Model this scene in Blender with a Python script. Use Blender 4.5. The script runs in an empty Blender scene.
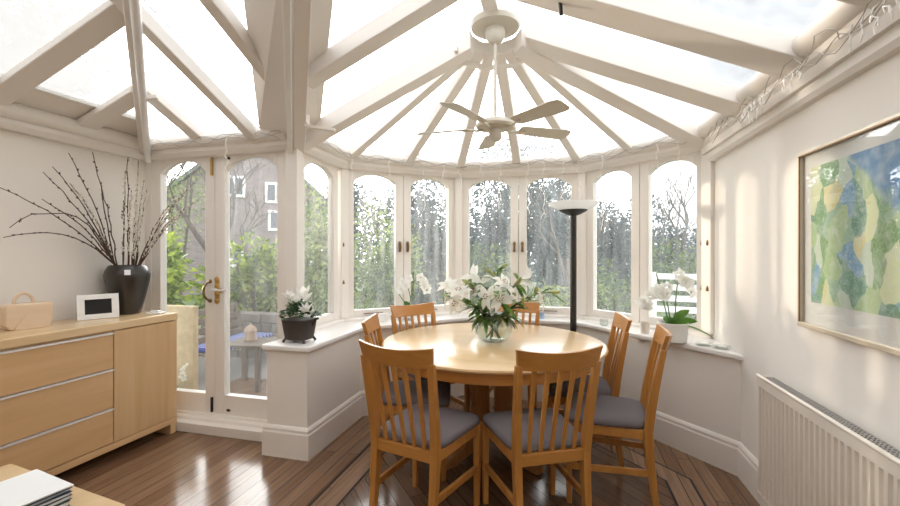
import bpy, bmesh, math, random
from mathutils import Vector, Matrix
R = math.radians
rnd = random.Random(7)
scene = bpy.context.scene
COL = scene.collection
PI = math.pi

# ------------------------------------------------------------------ materials
def new_mat(name):
    m = bpy.data.materials.new(name); m.use_nodes = True
    nt = m.node_tree
    return m, nt, nt.nodes['Principled BSDF'], nt.nodes['Material Output']

def plain(name, col, rough=.5, metal=0., spec=.5, bump=0., bscale=200., coat=0., var=0., vscale=3.):
    m, nt, b, o = new_mat(name)
    b.inputs['Base Color'].default_value = (*col, 1)
    b.inputs['Roughness'].default_value = rough
    b.inputs['Metallic'].default_value = metal
    b.inputs['Specular IOR Level'].default_value = spec
    b.inputs['Coat Weight'].default_value = coat
    tc = nt.nodes.new('ShaderNodeTexCoord')
    if bump:
        n = nt.nodes.new('ShaderNodeTexNoise'); n.inputs['Scale'].default_value = bscale; n.inputs['Detail'].default_value = 3
        bp = nt.nodes.new('ShaderNodeBump'); bp.inputs['Strength'].default_value = bump; bp.inputs['Distance'].default_value = .002
        nt.links.new(tc.outputs['Object'], n.inputs['Vector'])
        nt.links.new(n.outputs['Fac'], bp.inputs['Height']); nt.links.new(bp.outputs['Normal'], b.inputs['Normal'])
    if var:
        n = nt.nodes.new('ShaderNodeTexNoise'); n.inputs['Scale'].default_value = vscale; n.inputs['Detail'].default_value = 4
        mx = nt.nodes.new('ShaderNodeMix'); mx.data_type = 'RGBA'
        mx.inputs[6].default_value = (*[c * (1 - var) for c in col], 1)
        mx.inputs[7].default_value = (*[min(1, c * (1 + var)) for c in col], 1)
        nt.links.new(tc.outputs['Object'], n.inputs['Vector'])
        nt.links.new(n.outputs['Fac'], mx.inputs[0]); nt.links.new(mx.outputs[2], b.inputs['Base Color'])
    return m

def wood(name, dark, light, axis='X', scale=1., rough=.35, coat=.0, stretch=14.):
    """grain runs along AXIS of the object's own coordinates"""
    m, nt, b, o = new_mat(name)
    tc = nt.nodes.new('ShaderNodeTexCoord'); mp = nt.nodes.new('ShaderNodeMapping')
    s = [stretch * scale] * 3; s['XYZ'.index(axis)] = scale * 1.1
    mp.inputs['Scale'].default_value = s
    nt.links.new(tc.outputs['Object'], mp.inputs['Vector'])
    n = nt.nodes.new('ShaderNodeTexNoise'); n.inputs['Scale'].default_value = 1.6; n.inputs['Detail'].default_value = 6
    n.inputs['Roughness'].default_value = .6; n.inputs['Distortion'].default_value = .7
    nt.links.new(mp.outputs['Vector'], n.inputs['Vector'])
    r = nt.nodes.new('ShaderNodeValToRGB')
    r.color_ramp.elements[0].position = .3; r.color_ramp.elements[0].color = (*dark, 1)
    r.color_ramp.elements[1].position = .7; r.color_ramp.elements[1].color = (*light, 1)
    nt.links.new(n.outputs['Fac'], r.inputs['Fac']); nt.links.new(r.outputs['Color'], b.inputs['Base Color'])
    b.inputs['Roughness'].default_value = rough; b.inputs['Coat Weight'].default_value = coat
    b.inputs['Coat Roughness'].default_value = .15
    return m

def planks(name, c1, c2, rot, length=.9, width=.075, rough=.3, mortar=(.035, .022, .016)):
    m, nt, b, o = new_mat(name)
    tc = nt.nodes.new('ShaderNodeTexCoord'); mp = nt.nodes.new('ShaderNodeMapping')
    mp.inputs['Rotation'].default_value = (0, 0, rot)
    nt.links.new(tc.outputs['Object'], mp.inputs['Vector'])
    br = nt.nodes.new('ShaderNodeTexBrick')
    br.inputs['Scale'].default_value = 1.; br.inputs['Brick Width'].default_value = length; br.inputs['Row Height'].default_value = width
    br.inputs['Mortar Size'].default_value = .0022; br.inputs['Mortar Smooth'].default_value = .1; br.inputs['Bias'].default_value = 0.
    br.offset = .37; br.offset_frequency = 3
    br.inputs['Color1'].default_value = (*c1, 1); br.inputs['Color2'].default_value = (*c2, 1); br.inputs['Mortar'].default_value = (*mortar, 1)
    nt.links.new(mp.outputs['Vector'], br.inputs['Vector'])
    mp2 = nt.nodes.new('ShaderNodeMapping'); mp2.inputs['Scale'].default_value = (2.5, 40, 1)
    nt.links.new(mp.outputs['Vector'], mp2.inputs['Vector'])
    n = nt.nodes.new('ShaderNodeTexNoise'); n.inputs['Scale'].default_value = 1.2; n.inputs['Detail'].default_value = 5; n.inputs['Distortion'].default_value = .5
    nt.links.new(mp2.outputs['Vector'], n.inputs['Vector'])
    rr = nt.nodes.new('ShaderNodeMapRange'); rr.inputs[1].default_value = .25; rr.inputs[2].default_value = .75; rr.inputs[3].default_value = .75; rr.inputs[4].default_value = 1.2
    nt.links.new(n.outputs['Fac'], rr.inputs[0])
    mx = nt.nodes.new('ShaderNodeMix'); mx.data_type = 'RGBA'; mx.blend_type = 'MULTIPLY'; mx.inputs[0].default_value = 1
    nt.links.new(br.outputs['Color'], mx.inputs[6]); nt.links.new(rr.outputs[0], mx.inputs[7])
    nt.links.new(mx.outputs[2], b.inputs['Base Color'])
    b.inputs['Roughness'].default_value = rough
    bp = nt.nodes.new('ShaderNodeBump'); bp.inputs['Strength'].default_value = .5; bp.inputs['Distance'].default_value = .0015; bp.invert = True
    nt.links.new(br.outputs['Fac'], bp.inputs['Height']); nt.links.new(bp.outputs['Normal'], b.inputs['Normal'])
    return m

def glass(name, veil=.0, tint=(.97, .98, .98), veil_col=(.9, .92, .93), streak=0., rough=.02, spec=1.):
    """thin pane: see-through plus a mirror part by angle, and VEIL of condensation or dirt that scatters daylight"""
    m, nt, b, o = new_mat(name); nt.nodes.remove(b)
    tr = nt.nodes.new('ShaderNodeBsdfTransparent'); tr.inputs[0].default_value = (*tint, 1)
    gl = nt.nodes.new('ShaderNodeBsdfGlossy'); gl.inputs['Roughness'].default_value = rough
    fr = nt.nodes.new('ShaderNodeLayerWeight'); fr.inputs['Blend'].default_value = .5      # same from both sides of the sheet
    pw = nt.nodes.new('ShaderNodeMath'); pw.operation = 'POWER'; pw.inputs[1].default_value = 5; nt.links.new(fr.outputs['Facing'], pw.inputs[0])
    mu = nt.nodes.new('ShaderNodeMath'); mu.operation = 'MULTIPLY_ADD'; mu.inputs[1].default_value = .6 * spec; mu.inputs[2].default_value = .03 * spec; mu.use_clamp = True
    nt.links.new(pw.outputs[0], mu.inputs[0])
    mx = nt.nodes.new('ShaderNodeMixShader'); nt.links.new(mu.outputs[0], mx.inputs[0])
    nt.links.new(tr.outputs[0], mx.inputs[1]); nt.links.new(gl.outputs[0], mx.inputs[2])
    last = mx
    if veil:
        tl = nt.nodes.new('ShaderNodeBsdfTranslucent'); tl.inputs[0].default_value = (*veil_col, 1)
        m2 = nt.nodes.new('ShaderNodeMixShader'); m2.inputs[0].default_value = veil
        if streak:
            tc = nt.nodes.new('ShaderNodeTexCoord'); mp = nt.nodes.new('ShaderNodeMapping'); mp.inputs['Scale'].default_value = (9, 9, 1.2)
            n = nt.nodes.new('ShaderNodeTexNoise'); n.inputs['Scale'].default_value = 2; n.inputs['Detail'].default_value = 4
            rr = nt.nodes.new('ShaderNodeMapRange'); rr.inputs[1].default_value = .3; rr.inputs[2].default_value = .7
            rr.inputs[3].default_value = max(0, veil - streak); rr.inputs[4].default_value = veil + streak
            nt.links.new(tc.outputs['Object'], mp.inputs[0]); nt.links.new(mp.outputs[0], n.inputs['Vector'])
            nt.links.new(n.outputs['Fac'], rr.inputs[0]); nt.links.new(rr.outputs[0], m2.inputs[0])
        nt.links.new(mx.outputs[0], m2.inputs[1]); nt.links.new(tl.outputs[0], m2.inputs[2]); last = m2
    nt.links.new(last.outputs[0], o.inputs['Surface'])
    return m

def leafy(name, c1, c2, rough=.45, trans=.35, scale=6.):
    m, nt, b, o = new_mat(name)
    tc = nt.nodes.new('ShaderNodeTexCoord'); n = nt.nodes.new('ShaderNodeTexNoise')
    n.inputs['Scale'].default_value = scale; n.inputs['Detail'].default_value = 3
    r = nt.nodes.new('ShaderNodeValToRGB')
    r.color_ramp.elements[0].position = .35; r.color_ramp.elements[0].color = (*c1, 1)
    r.color_ramp.elements[1].position = .65; r.color_ramp.elements[1].color = (*c2, 1)
    nt.links.new(tc.outputs['Object'], n.inputs['Vector']); nt.links.new(n.outputs['Fac'], r.inputs['Fac'])
    nt.links.new(r.outputs['Color'], b.inputs['Base Color']); b.inputs['Roughness'].default_value = rough
    tl = nt.nodes.new('ShaderNodeBsdfTranslucent'); nt.links.new(r.outputs['Color'], tl.inputs[0])
    mx = nt.nodes.new('ShaderNodeMixShader'); mx.inputs[0].default_value = trans
    nt.links.new(b.outputs[0], mx.inputs[1]); nt.links.new(tl.outputs[0], mx.inputs[2])
    nt.links.new(mx.outputs[0], o.inputs['Surface'])
    return m

def bricks(name):
    m, nt, b, o = new_mat(name)
    tc = nt.nodes.new('ShaderNodeTexCoord'); mp = nt.nodes.new('ShaderNodeMapping'); mp.inputs['Rotation'].default_value = (R(90), 0, 0)
    br = nt.nodes.new('ShaderNodeTexBrick'); br.inputs['Scale'].default_value = 1; br.inputs['Brick Width'].default_value = .23; br.inputs['Row Height'].default_value = .08
    br.inputs['Mortar Size'].default_value = .008
    br.inputs['Color1'].default_value = (.25, .20, .205, 1); br.inputs['Color2'].default_value = (.31, .25, .245, 1); br.inputs['Mortar'].default_value = (.28, .27, .27, 1)
    nt.links.new(tc.outputs['Object'], mp.inputs[0]); nt.links.new(mp.outputs[0], br.inputs['Vector']); nt.links.new(br.outputs['Color'], b.inputs['Base Color'])
    b.inputs['Roughness'].default_value = .9
    return m

def artwork():
    """loose watercolour of leaves: greens, pale yellows, white veins, blue in one top corner"""
    m, nt, b, o = new_mat('watercolour')
    N = nt.nodes.new; L = nt.links.new
    tc = N('ShaderNodeTexCoord'); n = N('ShaderNodeTexNoise'); n.inputs['Scale'].default_value = 5; n.inputs['Detail'].default_value = 4
    L(tc.outputs['Object'], n.inputs['Vector'])
    ad = N('ShaderNodeMix'); ad.data_type = 'RGBA'; ad.blend_type = 'ADD'; ad.inputs[0].default_value = .22
    L(tc.outputs['Object'], ad.inputs[6]); L(n.outputs['Color'], ad.inputs[7])
    mp = N('ShaderNodeMapping'); mp.inputs['Rotation'].default_value = (R(35), 0, 0); mp.inputs['Scale'].default_value = (1, 13, 9)
    L(ad.outputs[2], mp.inputs[0])
    v = N('ShaderNodeTexVoronoi'); v.inputs['Scale'].default_value = 1.; L(mp.outputs[0], v.inputs['Vector'])
    sp = N('ShaderNodeSeparateColor'); L(v.outputs['Color'], sp.inputs[0])
    r = N('ShaderNodeValToRGB'); r.color_ramp.interpolation = 'CONSTANT'
    cols = [(.24, .42, .20), (.46, .60, .30), (.20, .37, .26), (.76, .78, .46), (.38, .55, .38), (.62, .70, .56), (.26, .42, .18), (.78, .70, .36), (.22, .40, .58), (.50, .62, .33)]
    e = r.color_ramp.elements
    while len(e) < len(cols): e.new(.5)
    for i, c in enumerate(cols): e[i].position = i / len(cols); e[i].color = (*c, 1)
    L(sp.outputs[0], r.inputs['Fac'])
    # light veins between the leaf shapes
    v2 = N('ShaderNodeTexVoronoi'); v2.feature = 'DISTANCE_TO_EDGE'; L(mp.outputs[0], v2.inputs['Vector'])
    vr = N('ShaderNodeMapRange'); vr.inputs[1].default_value = .0; vr.inputs[2].default_value = .05; vr.inputs[3].default_value = .65; vr.inputs[4].default_value = 0
    L(v2.outputs['Distance'], vr.inputs[0])
    m1 = N('ShaderNodeMix'); m1.data_type = 'RGBA'; m1.inputs[7].default_value = (.74, .78, .66, 1)
    L(vr.outputs[0], m1.inputs[0]); L(r.outputs['Color'], m1.inputs[6])
    # blue ground
    sx = N('ShaderNodeSeparateXYZ'); L(ad.outputs[2], sx.inputs[0])
    a0 = N('ShaderNodeMath'); a0.operation = 'SUBTRACT'; a0.inputs[1].default_value = .20; L(sx.outputs['Y'], a0.inputs[0])
    a2 = N('ShaderNodeMath'); a2.operation = 'ABSOLUTE'; L(a0.outputs[0], a2.inputs[0])
    a1 = N('ShaderNodeMath'); a1.operation = 'SUBTRACT'; L(sx.outputs['Z'], a1.inputs[0]); L(a2.outputs[0], a1.inputs[1])
    br = N('ShaderNodeMapRange'); br.inputs[1].default_value = .13; br.inputs[2].default_value = .18; L(a1.outputs[0], br.inputs[0])
    m2 = N('ShaderNodeMix'); m2.data_type = 'RGBA'; m2.inputs[7].default_value = (.16, .31, .52, 1)
    L(br.outputs[0], m2.inputs[0]); L(m1.outputs[2], m2.inputs[6])
    # washes
    n2 = N('ShaderNodeTexNoise'); n2.inputs['Scale'].default_value = 22; n2.inputs['Detail'].default_value = 5; L(tc.outputs['Object'], n2.inputs['Vector'])
    w = N('ShaderNodeMapRange'); w.inputs[1].default_value = .45; w.inputs[2].default_value = .8; w.inputs[4].default_value = .55; L(n2.outputs['Fac'], w.inputs[0])
    m3 = N('ShaderNodeMix'); m3.data_type = 'RGBA'; m3.inputs[7].default_value = (.80, .84, .78, 1); L(w.outputs[0], m3.inputs[0]); L(m2.outputs[2], m3.inputs[6])
    L(m3.outputs[2], b.inputs['Base Color']); b.inputs['Roughness'].default_value = .8
    return m

M = {}
M['wall'] = plain('wall_paint', (.83, .79, .74), .85, bump=.08, bscale=350)
M['ceil'] = plain('ceiling_paint', (.82, .78, .735), .8)
M['frame'] = plain('white_gloss', (.86, .82, .775), .4)
M['skirt'] = plain('skirting_gloss', (.84, .80, .75), .35)
M['sill'] = plain('sill_gloss', (.86, .84, .82), .25)
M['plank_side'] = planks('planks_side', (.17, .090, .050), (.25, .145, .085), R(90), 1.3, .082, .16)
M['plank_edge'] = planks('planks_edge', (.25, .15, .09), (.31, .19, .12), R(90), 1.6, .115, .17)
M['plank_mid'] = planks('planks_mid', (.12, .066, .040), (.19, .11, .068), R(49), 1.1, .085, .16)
M['inlay'] = plain('dark_inlay', (.018, .012, .010), .6, spec=.2)
M['pane'] = glass('window_glass', .085, streak=.05)
M['pane_clear'] = glass('door_glass', .02)
M['pane_misty'] = glass('misty_door_glass', .065, streak=.04)
M['pane_roof'] = glass('roof_glass', .10, tint=(.98, .985, .99), streak=.04)
M['pane_frost'] = glass('frosted_roof_sheet', .45, veil_col=(.58, .565, .55))
M['chairwood'] = wood('cherry_wood', (.40, .165, .034), (.53, .245, .060), 'Z', 1., .32, .2)
M['chairwood_x'] = wood('cherry_wood_rail', (.40, .165, .034), (.53, .245, .060), 'X', 1., .32, .2)
M['tablewood'] = wood('table_wood', (.68, .45, .22), (.80, .59, .33), 'X', .6, .30, .5, 8)  # wood lightened so its colour carries the glare on the tabletop
M['legwood'] = wood('pedestal_wood', (.33, .15, .045), (.44, .22, .075), 'Z', 1., .35)
M['beech'] = wood('beech_across', (.60, .37, .175), (.70, .46, .245), 'Y', .5, .35, .1, 12)
M['beech_v'] = wood('beech_upright', (.58, .37, .18), (.68, .46, .25), 'Z', .7, .35, .1, 14)
M['beech_top'] = wood('beech_top', (.66, .46, .25), (.76, .57, .34), 'Y', .5, .25, .2, 12)
M['palewood'] = wood('pale_case_wood', (.70, .53, .37), (.78, .63, .47), 'X', .7, .45)
M['seat'] = plain('lavender_grey_fabric', (.15, .133, .143), .85, bump=.25, bscale=500)
M['alu'] = plain('aluminium', (.75, .74, .72), .3, 1.)
M['strip'] = plain('satin_strip', (.80, .78, .75), .35, .2)
M['brass'] = plain('brass', (.62, .40, .14), .3, 1.)
M['oldbrass'] = plain('old_brass', (.25, .15, .07), .4, .8)
M['black'] = plain('black_metal', (.02, .018, .017), .4)
M['bronze'] = plain('dark_bronze', (.055, .042, .036), .42, .3)
M['darkvase'] = plain('dark_glaze', (.032, .026, .022), .3, var=.35, vscale=8, coat=.3)
M['pot'] = plain('dark_metal_pot', (.055, .042, .036), .6, bump=.4, bscale=60, var=.3, vscale=15)
M['white'] = plain('white_paint', (.85, .85, .84), .4)
M['whitegloss'] = plain('white_plastic', (.85, .85, .85), .2)
M['lampglass'] = leafy('opal_glass', (.88, .88, .87), (.9, .9, .9), .2, .6)
M['paper'] = plain('paper', (.86, .87, .88), .7)
M['screen'] = plain('black_screen', (.008, .008, .009), .12)
M['fan'] = plain('cream_fan', (.66, .62, .54), .45)
M['radiator'] = plain('cream_enamel', (.76, .70, .62), .35)
M['grille'] = plain('grille_grey', (.40, .38, .36), .5)
M['clearglass'] = glass('clear_glass', .05, tint=(.95, .97, .96), rough=.01, spec=2.2)
M['picglass'] = glass('picture_glass', .02, rough=.01, spec=1.3)
M['water'] = glass('vase_water', .03, tint=(.93, .95, .92), rough=.0, spec=1.)
M['mount'] = plain('mount_card', (.80, .77, .73), .8)
M['art'] = artwork()
M['gilt'] = plain('pale_gilt', (.66, .58, .46), .35, .4)
M['twig'] = plain('twig_bark', (.075, .042, .030), .7)
M['catkin'] = plain('catkin', (.78, .74, .66), .9)
M['leaf'] = leafy('lily_leaf', (.05, .13, .015), (.19, .33, .06), .35, .25, 20)
M['stem'] = plain('green_stem', (.10, .19, .05), .5)
M['petal'] = leafy('white_petal', (.92, .92, .88), (.96, .95, .93), .5, .5, 20)
M['bud'] = leafy('lily_bud', (.42, .47, .17), (.60, .60, .30), .5, .25, 14)
M['anther'] = plain('anther', (.30, .13, .05), .8)
M['orchidleaf'] = leafy('orchid_leaf', (.07, .19, .03), (.16, .32, .06), .3, .25, 10)
M['dkleaf'] = leafy('cyclamen_leaf', (.02, .065, .02), (.07, .16, .05), .45, .15, 25)
M['wire'] = plain('clear_wire', (.44, .41, .385), .4)
M['cordm'] = plain('cord', (.74, .70, .64), .7)
M['bulb'] = plain('bulb_plastic', (.92, .90, .86), .2)
M['navy'] = plain('navy_cover', (.02, .035, .09), .4)
M['teal'] = plain('teal_cover', (.015, .075, .085), .4)
M['pale'] = plain('pale_cover', (.62, .68, .74), .45)
M['green'] = plain('green_cover', (.02, .07, .05), .45)
M['laurel'] = leafy('laurel_leaf', (.035, .10, .012), (.46, .56, .09), .3, .45, 7)  # lighter tone raised to paint bright highlights into the leaves
M['shrub'] = leafy('shrub_leaf', (.045, .095, .03), (.25, .33, .11), .5, .35, 6)
M['ever'] = leafy('hazed_evergreen_leaf', (.035, .065, .085), (.10, .14, .15), .6, .25, 2)  # blue-grey garden haze is mixed into these leaf colours
M['ivyleaf'] = leafy('pale_shrub_leaf', (.07, .14, .03), (.42, .50, .18), .5, .4, 6)
M['bark'] = plain('bark', (.13, .11, .10), .9)
M['ground'] = plain('paving', (.20, .19, .185), .9, var=.25, vscale=1.5)
M['lawn'] = plain('lawn', (.11, .17, .06), .95, var=.35, vscale=2)
M['stone'] = plain('stone', (.17, .155, .14), .9, var=.3, vscale=4)
M['render_'] = plain('cream_render', (.52, .42, .28), .9, var=.3, vscale=18)
M['brick'] = bricks('brickwork')
M['slate'] = plain('slate', (.16, .17, .20), .8, var=.2, vscale=3)
M['gardenwood'] = wood('weathered_wood', (.12, .095, .075), (.19, .155, .125), 'X', 1., .8)
M['blue'] = plain('blue_stripe', (.16, .22, .55), .8)

# blue and white striped cloth
def stripes():
    m, nt, b, o = new_mat('striped_cloth')
    tc = nt.nodes.new('ShaderNodeTexCoord'); w = nt.nodes.new('ShaderNodeTexWave'); w.inputs['Scale'].default_value = 4.5
    r = nt.nodes.new('ShaderNodeValToRGB'); r.color_ramp.interpolation = 'CONSTANT'
    r.color_ramp.elements[0].color = (.03, .05, .24, 1); r.color_ramp.elements[1].position = .6; r.color_ramp.elements[1].color = (.30, .34, .48, 1)
    nt.links.new(tc.outputs['Object'], w.inputs['Vector']); nt.links.new(w.outputs['Fac'], r.inputs['Fac']); nt.links.new(r.outputs['Color'], b.inputs['Base Color'])
    b.inputs['Roughness'].default_value = .9
    return m
M['stripe'] = stripes()

# ------------------------------------------------------------------ mesh builder
class MB:
    def __init__(s): s.v = []; s.f = []; s.m = []; s.mi = 0
    def add(s, vs, fs):
        k = len(s.v); s.v += [tuple(x) for x in vs]
        for f in fs: s.f.append(tuple(i + k for i in f)); s.m.append(s.mi)
        return s
    def hexa(s, a):   # 8 corners: 4 below (ccw), 4 above
        return s.add(a, [(3, 2, 1, 0), (4, 5, 6, 7), (0, 1, 5, 4), (1, 2, 6, 5), (2, 3, 7, 6), (3, 0, 4, 7)])
    def box(s, x0, x1, y0, y1, z0, z1, T=None):
        a = [(x0, y0, z0), (x1, y0, z0), (x1, y1, z0), (x0, y1, z0), (x0, y0, z1), (x1, y0, z1), (x1, y1, z1), (x0, y1, z1)]
        if T: a = [T(*p) for p in a]
        return s.hexa(a)
    def bar(s, p, q, w, d, side=None, up=None):
        p, q = Vector(p), Vector(q); t = (q - p).normalized()
        if side is None:
            side = t.cross(Vector((0, 0, 1)))
            if side.length < 1e-4: side = Vector((1, 0, 0))
        side = Vector(side).normalized(); up = side.cross(t).normalized() if up is None else Vector(up)
        a, b = side * w / 2, up * d / 2
        return s.hexa([p - a - b, p + a - b, q + a - b, q - a - b, p - a + b, p + a + b, q + a + b, q - a + b])
    def tube(s, pts, r, n=8, cap=True):
        pts = [Vector(p) for p in pts]; k0 = len(s.v); N = len(pts)
        rs = r if isinstance(r, (list, tuple)) else [r] * N
        ref = None
        for i, p in enumerate(pts):
            t = (pts[min(i + 1, N - 1)] - pts[max(i - 1, 0)])
            t = t.normalized() if t.length > 1e-9 else Vector((0, 0, 1))
            if ref is None: ref = Vector((1, 0, 0)) if abs(t.x) < .9 else Vector((0, 1, 0))
            a = (ref - t * ref.dot(t)).normalized(); b = t.cross(a); ref = a
            for j in range(n):
                th = 2 * PI * j / n
                s.v.append(tuple(p + (a * math.cos(th) + b * math.sin(th)) * rs[i]))
        for i in range(N - 1):
            for j in range(n):
                s.f.append((k0 + i * n + j, k0 + i * n + (j + 1) % n, k0 + (i + 1) * n + (j + 1) % n, k0 + (i + 1) * n + j)); s.m.append(s.mi)
        if cap:
            s.f.append(tuple(k0 + j for j in range(n))[::-1]); s.m.append(s.mi)
            s.f.append(tuple(k0 + (N - 1) * n + j for j in range(n))); s.m.append(s.mi)
        return s
    def lathe(s, prof, n=32, c=(0, 0, 0), sx=1., sy=1.):
        k0 = len(s.v)
        for r, z in prof:
            for j in range(n):
                th = 2 * PI * j / n
                s.v.append((c[0] + r * math.cos(th) * sx, c[1] + r * math.sin(th) * sy, c[2] + z))
        for i in range(len(prof) - 1):
            for j in range(n):
                s.f.append((k0 + i * n + j, k0 + i * n + (j + 1) % n, k0 + (i + 1) * n + (j + 1) % n, k0 + (i + 1) * n + j)); s.m.append(s.mi)
        for i, rev in ((0, True), (len(prof) - 1, False)):
            if prof[i][0] > 1e-6:
                f = tuple(k0 + i * n + j for j in range(n)); s.f.append(f[::-1] if rev else f); s.m.append(s.mi)
        return s
    def prism(s, poly, z0, z1, T=None):
        n = len(poly); a = [(x, y, z0) for x, y in poly] + [(x, y, z1) for x, y in poly]
        if T: a = [T(*p) for p in a]
        return s.add(a, [tuple(range(n))[::-1], tuple(range(n, 2 * n))] + [(i, (i + 1) % n, n + (i + 1) % n, n + i) for i in range(n)])
    def sweep(s, poly, prof):
        """PROF: closed list of (offset to the inside, z) swept along POLY with mitred corners"""
        offs = [offset(poly, o) for o, z in prof]; m, n = len(prof), len(poly)
        vs = [(*offs[j][i], prof[j][1]) for i in range(n) for j in range(m)]
        fs = [(i * m + j, i * m + (j + 1) % m, (i + 1) * m + (j + 1) % m, (i + 1) * m + j) for i in range(n - 1) for j in range(m)]
        fs += [tuple(range(m)), tuple((n - 1) * m + j for j in range(m))[::-1]]
        return s.add(vs, fs)
    def ball(s, c, r, n=8, k=6, sc=(1, 1, 1), rot=None):
        vs = []; c = Vector(c)
        for i in range(k + 1):
            ph = PI * i / k
            for j in range(n):
                th = 2 * PI * j / n
                p = Vector((math.sin(ph) * math.cos(th) * sc[0], math.sin(ph) * math.sin(th) * sc[1], math.cos(ph) * sc[2])) * r
                if rot is not None: p = rot @ p
                vs.append(c + p)
        return s.add(vs, [(i * n + j, (i + 1) * n + j, (i + 1) * n + (j + 1) % n, i * n + (j + 1) % n) for i in range(k) for j in range(n)])
    def build(s, name, mat, parent=None, smooth=None, bevel=0., seg=2, loc=None):
        me = bpy.data.meshes.new(name)
        vs = s.v
        if loc: vs = [(x - loc[0], y - loc[1], z - loc[2]) for x, y, z in vs]
        me.from_pydata(vs, [], s.f)
        mats = mat if isinstance(mat, (list, tuple)) else [mat]
        for m in mats: me.materials.append(m)
        if len(mats) > 1: me.polygons.foreach_set('material_index', s.m)
        bm = bmesh.new(); bm.from_mesh(me)
        bmesh.ops.recalc_face_normals(bm, faces=bm.faces); bm.to_mesh(me); bm.free()
        if smooth is not None:
            me.polygons.foreach_set('use_smooth', [True] * len(me.polygons)); me.set_sharp_from_angle(angle=R(smooth))
        me.update()
        o = bpy.data.objects.new(name, me); COL.objects.link(o)
        if parent: o.parent = parent
        if loc: o.location = loc
        if bevel:
            b = o.modifiers.new('edge', 'BEVEL'); b.width = bevel; b.segments = seg; b.limit_method = 'ANGLE'; b.angle_limit = R(40)
            b.harden_normals = False
        return o

def offset(poly, o):
    """POLY moved O to its right-hand side, mitred"""
    out = []; n = len(poly)
    nr = []
    for i in range(n - 1):
        dx, dy = poly[i + 1][0] - poly[i][0], poly[i + 1][1] - poly[i][1]; l = math.hypot(dx, dy); nr.append((dy / l, -dx / l))
    for i in range(n):
        a = nr[max(i - 1, 0)]; b = nr[min(i, n - 2)]
        k = 1 + a[0] * b[0] + a[1] * b[1]
        out.append((poly[i][0] + o * (a[0] + b[0]) / k, poly[i][1] + o * (a[1] + b[1]) / k))
    return out

def empty(name, loc=(0, 0, 0), rz=0.):
    o = bpy.data.objects.new(name, None); COL.objects.link(o); o.empty_display_size = .1
    o.location = loc; o.rotation_euler = (0, 0, rz)
    return o
def tag(o, label, cat, group=None, kind=None):
    o['label'] = label; o['category'] = cat
    if group: o['group'] = group
    if kind: o['kind'] = kind
    return o
def struct(o, label, cat='structure'): return tag(o, label, cat, None, 'structure')
KIDS = {}
def copy_tree(o, parent=None):
    c = o.copy(); COL.objects.link(c)
    if parent: c.parent = parent
    for ch in o.children: copy_tree(ch, c)
    return c

# ------------------------------------------------------------------ plan of the room (metres)
XL, XR, YD, YB = -3.27, 1.06, 2.73, -1.6
V0, V1, V2, V3, V4 = (-1.88, 2.73), (-1.88, 3.42), (-.99, 4.15), (.21, 4.15), (1.06, 3.44)
HUB = (-.405, 2.73); ZR, ZE = 2.86, 2.21
FAC = [(V0, V1), (V1, V2), (V2, V3), (V3, V4)]
IN = [(-1.6, 2.457), (-1.605, 3.22), (-.88, 3.97), (.15, 3.97), (1.06, 2.93)]        # face of the low wall under the sill

# floor
m = MB()
path = [(-1.6, YB), (-1.605, 3.22), (-.88, 3.97), (.15, 3.97), (1.06, 2.93), (1.06, YB)]
m.add([(-3.6, YB - .2, -.1), (1.3, YB - .2, -.1), (1.3, 4.2, -.1), (-3.6, 4.2, -.1)], [(3, 2, 1, 0)])
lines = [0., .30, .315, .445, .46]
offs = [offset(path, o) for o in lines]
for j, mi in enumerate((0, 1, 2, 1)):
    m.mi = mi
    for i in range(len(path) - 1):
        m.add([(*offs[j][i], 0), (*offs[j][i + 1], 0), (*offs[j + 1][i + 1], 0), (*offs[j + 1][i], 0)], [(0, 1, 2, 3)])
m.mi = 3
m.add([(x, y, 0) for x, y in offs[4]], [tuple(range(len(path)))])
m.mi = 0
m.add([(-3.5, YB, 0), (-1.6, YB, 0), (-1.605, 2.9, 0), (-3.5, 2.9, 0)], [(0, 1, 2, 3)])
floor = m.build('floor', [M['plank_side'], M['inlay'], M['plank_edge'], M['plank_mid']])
struct(floor, 'brown wooden plank floor with dark inlaid border lines around the bay', 'floor')

# walls
w = MB().box(XR, XR + .15, YB, 3.44, 0, 2.3).build('wall_right', M['wall']); struct(w, 'cream wall carrying the large framed picture and the radiator', 'wall')
w = MB().box(XL - .15, XL, YB, YD + .1, 0, 2.3).build('wall_left', M['wall']); struct(w, 'cream wall behind the sideboard and the branches', 'wall')
w = MB().box(XL - .15, XR + .15, YB - .15, YB, 0, 3.0).build('wall_back', M['wall']); struct(w, 'plain cream house wall opposite the bay windows', 'wall')
w = MB().prism([(-1.908, 2.457)] + IN + [(1.06, 3.40), (.19, 4.13), (-.97, 4.13), (-1.86, 3.42), (-1.86, 2.76), (-1.908, 2.76)], 0, .702).build('wall_bay', M['wall'], bevel=.004)
struct(w, 'low cream wall boxed out under the bay window sill', 'wall')
# sill board
s_in = offset(IN, .028)
sill = MB().prism([(-1.935, 2.43), (s_in[0][0], 2.43)] + s_in[1:-1] + [(1.06, 2.885), (1.06, 3.43), (.205, 4.14), (-.985, 4.14), (-1.875, 3.42), (-1.875, 2.74), (-1.935, 2.74)], .702, .74).build('trim_1', M['sill'], bevel=.012, seg=3)
struct(sill, 'white gloss window sill board running round the bay', 'window sill')
# timber sub sill under the casements
p = MB().sweep([V0, V1, V2, V3, V4], [(-.08, .735), (.035, .735), (.035, .757), (.018, .772), (-.08, .772)]).build('trim_2', M['frame'])
struct(p, 'raised white timber ledge under the bay casements', 'window sill')

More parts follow.
